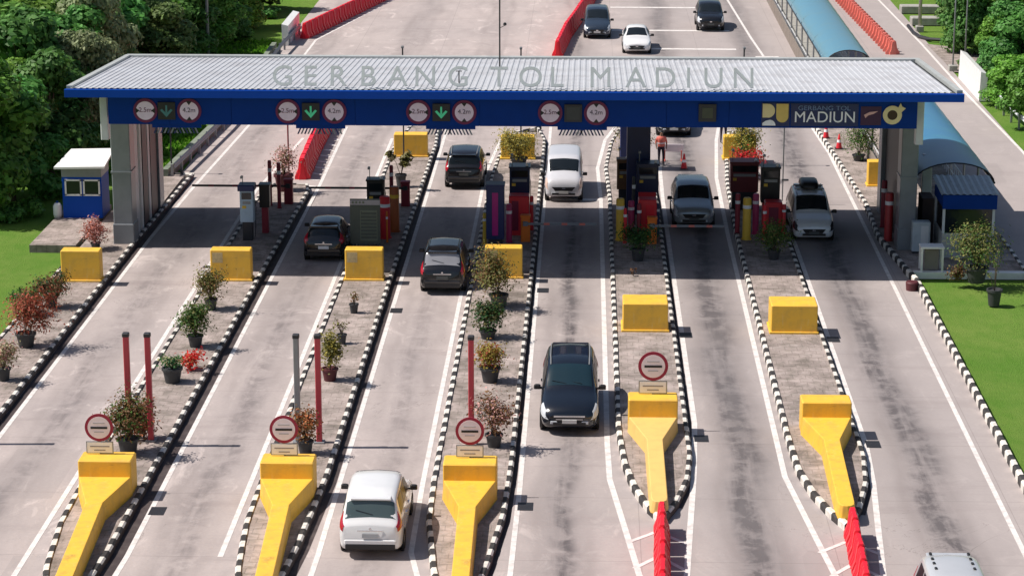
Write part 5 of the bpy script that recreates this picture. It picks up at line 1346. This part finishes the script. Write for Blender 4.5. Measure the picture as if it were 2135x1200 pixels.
def plant(px, py, w, h, kinds, label, z=ISZ, pot='dark', pr=.24, ph=.42, n=420, lean=(0, 0), thin=False, loc=None, leaf=.11):
    if not thin: n = int(n * 3.2); w *= 1.1; h = h * 1.05 + .05
    p = G(px, py, z) if loc is None else Vector((loc[0], loc[1], z)); t = thing('potted_plant' if pot else 'shrub', label, 'potted plant' if pot else 'shrub', (p.x, p.y, z), PR.uniform(0, 6.28) * 0, 'plants set out along the toll islands')
    base = 0
    if pot:
        b = MB(); b.lathe([(0, 0), (pr * .72, 0), (pr * .95, ph * .85), (pr * 1.08, ph * .86), (pr * 1.08, ph), (pr * .9, ph), (pr * .85, ph * .9), (0, ph * .88)], 18); b.obj('pot', M_POT if pot == 'dark' else M_POTR, t, autosmooth=R(30))
        base = ph
    rg = random.Random(int(px * 7 + py)); st = MB(); lf = MB()
    H = h - base; nst = 9 if not thin else 5; tips = []
    for k in range(nst):
        a = rg.uniform(0, 6.28); rr = rg.uniform(.25, 1) * w / 2; zt = base + H * rg.uniform(.45, 1.0)
        tip = Vector((rr * math.cos(a) + lean[0], rr * math.sin(a) * .9 + lean[1], zt)); mid = Vector((tip.x * .4, tip.y * .4, base + (zt - base) * .55))
        st.tube([(0, 0, base * .8), mid, tip], [.016, .012, .006], 5); tips += [tip, mid.lerp(tip, .5), (mid.lerp(tip, .25) + tip) * .5]
    st.obj('stem', M_BARK, t)
    for k in range(n):
        if thin: c = rg.choice(tips) + Vector((rg.gauss(0, .07), rg.gauss(0, .07), rg.gauss(0, .07)))
        else:
            tp = rg.choice(tips) if k % 5 < 3 else Vector((lean[0] * .6 + rg.gauss(0, w * .2), lean[1] * .6 + rg.gauss(0, w * .2), base + H * (.42 + rg.gauss(0, .17)))); c = tp + Vector((rg.gauss(0, w * .13), rg.gauss(0, w * .13), rg.gauss(0, H * .12)))
            if c.z < base * .9: c.z = base + rg.uniform(0, .2)
        nr = (Vector((c.x, c.y, (c.z - base) * .6 + .2)) + Vector((rg.gauss(0, .4), rg.gauss(0, .4), rg.gauss(0, .4)))).normalized()
        leaf_quad(lf, c, nr, leaf * rg.uniform(.7, 1.3), rg, 0 if (len(kinds) == 1 or rg.random() < .68) else 1)
    lf.obj('foliage', [LM[k] for k in kinds], t)
    return t
# left verge
plant(55, 722, 1.7, 1.75, ('orange', 'brown'), 'large orange red bush in a dark pot on the left verge', pr=.34, ph=.5, n=900, lean=(.35, .3))
plant(8, 792, .8, 1.3, ('cream', 'pink'), 'cream leaved potted plant at the left picture edge', n=350)
plant(108, 640, 1.1, 1.1, ('brown', 'dark'), 'brown green bush below the leftmost yellow block', n=600)
plant(60, 655, 1.0, .8, ('dark', 'green'), 'dark green pot plant behind the orange red bush', n=400, ph=.3)
plant(200, 520, .9, 1.15, ('pink', 'orange'), 'pink leaved plant at the foot of the left canopy column', n=480, pr=.2, ph=.3)
# island 1
plant(440, 645, .95, 1.5, ('olive', 'brown'), 'brown green potted shrub right below the second yellow block', n=520)
plant(408, 722, .95, 1.35, ('green', 'olive'), 'bushy green potted shrub on the first island', n=700, pr=.27, ph=.42)
plant(360, 796, .7, .85, ('dark', 'cream'), 'low potted plant on the first island beside the red flowers', n=140, pr=.33, ph=.5)
plant(396, 770, .7, .62, ('red', 'orange'), 'bright red flowers spilling beside the low dark pot', pot=None, n=160, leaf=.12)
plant(268, 945, 1.1, 1.75, ('brown', 'green'), 'large brown green bush behind the leftmost round sign', n=900, pr=.32, ph=.5)
plant(300, 915, .75, 1.1, ('orange', 'brown'), 'orange red bush at the foot of the tall red post', pot=None, n=380)
# island 2
plant(738, 652, .55, .95, ('brown', 'olive'), 'small bare potted plant nearest the yellow block on the second island', n=60, thin=True, pr=.17, ph=.35)
plant(713, 716, .55, .95, ('olive', 'brown'), 'small bare potted plant in the middle of the second island', n=60, thin=True, pr=.17, ph=.35)
plant(688, 792, .75, 1.65, ('olive', 'yellow'), 'tall yellow green plant in a dark red pot on the second island', n=380, pot='red', pr=.27, ph=.42)
plant(637, 945, .7, 1.2, ('brown', 'orange'), 'brown leaved potted plant behind the second round sign', n=320)
# island 3
plant(1040, 640, 1.3, 1.95, ('olive', 'brown'), 'large olive brown shrub in front of the third yellow block', n=900, pr=.34, ph=.5, lean=(-.25, .1))
plant(1017, 705, 1.0, 1.35, ('dark', 'olive'), 'dark green potted shrub in the middle of the third island', n=650, pr=.3, ph=.3)
plant(1022, 795, .95, 1.2, ('yellow', 'orange'), 'yellow orange potted shrub near the lone red post', n=500, pr=.33, ph=.5)
plant(1030, 930, 1.0, 1.55, ('brown', 'pink'), 'tall brown pink plant behind the third round sign', n=420, pr=.26, ph=.4)
# island 4, 5
plant(1330, 543, 1.2, 1.25, ('dark', 'green'), 'dark green potted plant at the shade edge of the fourth island', n=500, pr=.28, ph=.5)
plant(1613, 540, 1.3, 1.35, ('green', 'olive'), 'green potted plant at the shade edge of the fifth island', n=560, pr=.26, ph=.4)
plant(1320, 575, .25, .35, ('brown',), 'tiny reddish seedling on the fourth island', pot=None, n=24, thin=True)
# far side
plant(836, 390, 1.2, 1.6, ('olive', 'cream'), 'palm like plant in a tall pot before the far yellow block', n=240, thin=True, pr=.25, ph=.6, leaf=.3)
plant(592, 397, 1.2, 1.75, ('pink', 'olive'), 'pinkish bush in a dark red pot at the end of the first island', n=380, pot='red', pr=.42, ph=.75)
plant(1082, 345, 1.7, 1.6, ('yellow', 'olive'), 'wide yellow shrub on the third island beyond the canopy', n=800, pr=.4, ph=.4)
plant(1322, 335, 1.5, 1.5, ('olive', 'yellow'), 'olive yellow shrub beside the dark kiosk', n=600, pr=.4, ph=.4)
plant(1555, 335, 1.5, 1.7, ('yellow', 'green'), 'yellow green shrub over the ochre block on the fifth island', n=700, pr=.4, ph=.4)
plant(1562, 372, 1.3, 1.3, ('red', 'brown'), 'red flowering shrub on the fifth island', n=520, pr=.3, ph=.4)
plant(1790, 335, 1.4, 1.9, ('green', 'olive'), 'green shrub beside the narrow yellow block at the right column', n=600, pr=.3, ph=.3)
# right side
plant(2035, 588, 1.75, 2.05, ('olive', 'green'), 'large olive shrub in a dark pot before the small booth', z=.2, n=1100, pr=.42, ph=.6)
plant(2072, 636, .9, 2.3, ('green', 'olive'), 'thin sapling in a black pot on the right lawn', z=0, n=70, thin=True, pr=.28, ph=.62)
plant(1995, 585, .6, .6, ('brown', 'olive'), 'low brown plant beside the white framed stand', z=.2, n=160, pot=None)

# ================================================================== trees
TM = {
 'deep': leaf_mat('tree_deep_green', (0.065, 0.20, 0.045), (0.12, 0.30, 0.06), (0.20, 0.38, 0.10), scale=.7),
 'mid': leaf_mat('tree_mid_green', (0.085, 0.23, 0.035), (0.16, 0.33, 0.055), (0.25, 0.42, 0.10), scale=.7),
 'bright': leaf_mat('tree_bright_green', (0.10, 0.25, 0.025), (0.18, 0.36, 0.05), (0.28, 0.45, 0.08), scale=.7),
 'pale': leaf_mat('tree_pale_green', (0.17, 0.22, 0.10), (0.32, 0.36, 0.18), (0.46, 0.48, 0.30), scale=.7),
 'olive': leaf_mat('tree_olive', (0.10, 0.19, 0.05), (0.18, 0.27, 0.08), (0.28, 0.34, 0.14), scale=.7),
}
def crown_mesh(seed, r_, zlo, zhi, nlobes, nleaf, leaf, m, name):
    rg = np.random.default_rng(seed); lobes = []
    for k in range(nlobes):
        a = rg.uniform(0, 2 * math.pi); f = math.sqrt(rg.uniform(0, 1)); zz = rg.uniform(0, 1)
        rad = r_ * (.72 if zz < .75 else .5); lr = r_ * rg.uniform(.26, .46)
        lobes.append((rad * f * math.cos(a), rad * f * math.sin(a), zlo + lr * .7 + (zhi - zlo - lr * 1.6) * zz, lr))
    L = np.array(lobes); idx = rg.integers(0, nlobes, nleaf); d = rg.normal(size=(nleaf, 3)); d /= np.linalg.norm(d, axis=1)[:, None]
    d[:, 2] = np.where(rg.uniform(size=nleaf) < .6, np.abs(d[:, 2]), d[:, 2])
    rr = L[idx, 3] * (rg.uniform(.55, 1.12, nleaf)); c = L[idx, :3] + d * rr[:, None] * np.array([1, 1, .8])
    nr = d + rg.normal(size=(nleaf, 3)) * .45 + np.array([0, 0, .35]); nr /= np.linalg.norm(nr, axis=1)[:, None]
    u = np.cross(nr, rg.normal(size=(nleaf, 3))); u /= np.linalg.norm(u, axis=1)[:, None]; v = np.cross(nr, u)
    s_ = leaf * rg.uniform(.6, 1.4, nleaf)[:, None]
    P = np.stack([c - u * s_ * .5, c + v * s_ * .3 + nr * s_ * .05, c + u * s_ * .5, c - v * s_ * .3 + nr * s_ * .05], 1).reshape(-1, 3)
    me = bpy.data.meshes.new(name); me.vertices.add(len(P)); me.vertices.foreach_set('co', P.ravel())
    me.loops.add(nleaf * 4); me.loops.foreach_set('vertex_index', np.arange(nleaf * 4))
    me.polygons.add(nleaf); me.polygons.foreach_set('loop_start', np.arange(0, nleaf * 4, 4)); me.polygons.foreach_set('loop_total', np.full(nleaf, 4))
    me.materials.append(m); me.update(); me.validate()
    return me, lobes
TREES = {}
def tree_proto(kind, var):
    key = (kind, var)
    if key in TREES: return TREES[key]
    h = 6.5; r_ = 2.6
    zl = .1
    me, lobes = crown_mesh(hash(kind) % 97 * 0 + {'deep': 1, 'mid': 2, 'bright': 3, 'pale': 4, 'olive': 5}[kind] * 10 + var, r_, zl, h, 28, 17000, .31 if kind != 'pale' else .26, TM[kind], 'crown')
    tr = MB(); tr.tube([(0, 0, -.2), (.1, 0, h * .3), (-.05, .1, h * .62)], [.17, .13, .06], 8)
    for (x, y, z, lr) in lobes[:9]: tr.tube([(0.05, 0, min(z * .5, h * .4)), (x * .5, y * .5, z * .75), (x, y, z)], [.08, .05, .02], 5)
    o = tr.obj('trunk', M_BARK); tm_ = o.data; bpy.data.objects.remove(o)
    TREES[key] = (me, tm_); return TREES[key]
def tree(kind, var, x, y, s_, sz, rz, label, group):
    me, tm_ = tree_proto(kind, var); t = thing('tree', label, 'tree', (x, y, -.06), rz, group); t.scale = (s_ * 1.12, s_ * 1.12, sz)
    for n_, m_ in (('crown', me), ('trunk', tm_)):
        o = bpy.data.objects.new(n_, m_); COL.objects.link(o); o.parent = t
    return t
KIND = {'deep': 'dark green tree', 'mid': 'mid green tree', 'bright': 'bright green tree', 'pale': 'pale grey green tree', 'olive': 'olive brown tree'}
left = [  # kind, px of crown centre at ground, depth Y, scale, height scale
 ('deep', 20, 103.5, .95, .95), ('deep', 105, 108.5, .9, 1.0), ('mid', -60, 101, 1.1, 1.1), ('bright', 15, 108.5, .8, .85), ('pale', 190, 113.5, .72, 1.0), ('deep', 60, 113, 1.05, 1.15),
 ('pale', 205, 119.5, .85, 1.25), ('deep', 130, 117, 1.0, 1.1), ('mid', 10, 117.5, 1.15, 1.1), ('deep', 200, 124, 1.0, 1.0), ('bright', 90, 123, 1.0, 1.0), ('deep', 20, 125, 1.2, 1.2), ('mid', 150, 128, 1.05, 1.1),
 ('deep', 250, 130, 1.0, .95), ('olive', 330, 133.5, .85, .8), ('deep', 60, 133, 1.2, 1.15), ('mid', 190, 136, 1.1, 1.1), ('bright', 300, 139, 1.0, .9), ('deep', 380, 140, .9, .85), ('mid', 440, 143, .8, .75), ('deep', 120, 141, 1.2, 1.2),
 ('deep', 0, 141, 1.3, 1.2), ('pale', 240, 134, .95, 1.25), ('mid', 340, 147, 1.1, 1.0), ('deep', 470, 149, .85, .75), ('olive', 410, 152, 1.05, .9), ('deep', 230, 150, 1.2, 1.1), ('mid', 60, 150, 1.3, 1.2), ('bright', 500, 155, .8, .7),
 ('deep', 330, 158, 1.25, 1.1), ('mid', 440, 161, 1.1, .95), ('deep', 160, 160, 1.4, 1.2), ('deep', 530, 163, .9, .8), ('olive', 20, 162, 1.4, 1.2), ('mid', 290, 168, 1.3, 1.1), ('deep', 410, 172, 1.3, 1.05), ('bright', 565, 172, .8, .65), ('mid', 500, 174, 1.1, .9),
 ('deep', 110, 172, 1.5, 1.2), ('mid', -20, 175, 1.5, 1.2), ('deep', 600, 182, .9, .7), ('mid', 640, 190, .9, .7), ('deep', 540, 188, 1.2, .95), ('deep', 330, 184, 1.5, 1.1), ('mid', 200, 182, 1.5, 1.2),
]
right = [
 ('deep', 2115, 134, .8, .85), ('bright', 2105, 128, .55, .45), ('deep', 2030, 146, .75, .9), ('mid', 2090, 146, .95, 1.0), ('bright', 2070, 138.5, .5, .55), ('olive', 1985, 152.5, .55, .6), ('deep', 2010, 158, .85, .9), ('mid', 2120, 157, 1.1, 1.1), ('deep', 1960, 166, .7, .7),
 ('mid', 2040, 168, 1.1, 1.0), ('olive', 1905, 172, .6, .55), ('deep', 2140, 172, 1.2, 1.1), ('deep', 1980, 182, 1.1, .9), ('olive', 2110, 184, 1.3, 1.1), ('mid', 2150, 121, .6, .55),
]
rgt = random.Random(3)
def where_label(kind, i, px, y, side):
    if side == 'left':
        a = 'behind the blue booth' if (px < 260 and y < 116) else 'left of the roof end' if (px < 260 and y < 130) else '%s above the roof' % ('mid forest' if y < 150 else 'far forest') if px >= 260 else '%s at upper left' % ('mid forest' if y < 150 else 'far forest')
        b_ = 'nearest rows' if y < 120 else 'middle rows' if y < 150 else 'back rows'
    else:
        a = 'right of the white panel' if y < 140 else '%s the two thin poles' % ('close behind' if y < 165 else 'far behind') if px > 1970 else 'beyond the pale lamp post'
        b_ = 'front row' if y < 140 else 'middle rows' if y < 165 else 'back rows'
    return a, b_
for side, lst, grp in (('left', left, 'forest trees left of the toll road'), ('right', right, 'trees right of the service road')):
    for i, (k, px, y, s_, sz) in enumerate(lst):
        X = GY(px, 300, y).x
        a, b_ = where_label(k, i, px, y, side)
        # name its nearest neighbour kind so that the label picks one tree
        oth = sorted((j for j in range(len(lst)) if j != i), key=lambda j: abs(lst[j][1] - px) / 60 + abs(lst[j][2] - y) / 6)[0]
        sd = 'left' if lst[oth][1] > px else 'right'
        size = 'small' if s_ * sz < .7 else 'tall' if sz >= 1.1 else 'wide' if s_ > 1.1 else 'medium'
        tree(k, i % 3, X, y, s_, sz, rgt.uniform(0, 6.28), '%s %s %s, %s of a %s' % (size, KIND[k], a, sd, KIND[lst[oth][0]].replace(' tree', ' one')), grp)
# undergrowth below the forest
ug, _ = crown_mesh(99, 1.0, 0, .8, 9, 1500, .2, TM['mid'], 'undergrowth')
for i, (px, y, s_, k) in enumerate(((310, 116, 1.0, 'deep'), (352, 119, .7, 'deep'), (330, 125, 1.2, 'mid'), (100, 104.5, 1.0, 'deep'), (40, 100.5, 1.0, 'mid'), (0, 99.0, .9, 'deep'), (520, 150, 1.0, 'mid'), (575, 160, 1.0, 'deep'), (2060, 133, 1.1, 'bright'), (2000, 141, .7, 'olive'), (2012, 138.2, .7, 'olive'), (1970, 160, 1.3, 'mid'), (1890, 178, 1.2, 'olive'))):
    X = GY(px, 300, y).x; o = bpy.data.objects.new('shrub', ug if TM[k] == TM['mid'] else ug.copy()); COL.objects.link(o)
    if k != 'mid': o.data.materials[0] = TM[k]
    o.location = (X, y, -.08); o.scale = (s_, s_, s_); o.rotation_euler = (0, 0, i)
    tag(o, '%s low bush %s' % ({'deep': 'dark green', 'mid': 'green', 'bright': 'bright green', 'olive': 'olive'}[k], ('at the forest edge behind the canopy' if px > 280 else 'at the forest edge left of the blue booth') if px < 1000 else 'beside the service road'), 'shrub', 'bushes at the edges')

# extra guard posts between the machines
for (x, y, h, r_, m, lab) in (
    (1.62, 95.4, 1.45, .07, M_RED, 'thin red post in front of the ochre bollard on the fourth island'),
    (2.2, 96.0, 1.5, .09, M_MAROON, 'dark maroon post in front of the bright red cabinet'),
    (2.98, 96.8, 1.35, .08, M_NAVY, 'navy post at the right edge of the fourth island'),
    (7.35, 96.2, 1.45, .08, M_RED, 'thin red post beside the ochre bollard on the fifth island'),
    (8.2, 97.0, 1.3, .08, M_REDB, 'red post at the right edge of the fifth island'),
    (-2.25, 97.6, 1.45, .08, M_REDB, 'red post at the right edge of the third island'),
    (-4.1, 95.0, 1.3, .08, M_OCH, 'ochre post at the left edge of the third island'),
    (-8.95, 95.2, 1.2, .08, M_OCH, 'ochre post behind the dark price board'),
):
    bollard(x, y, h, r_, m, lab)
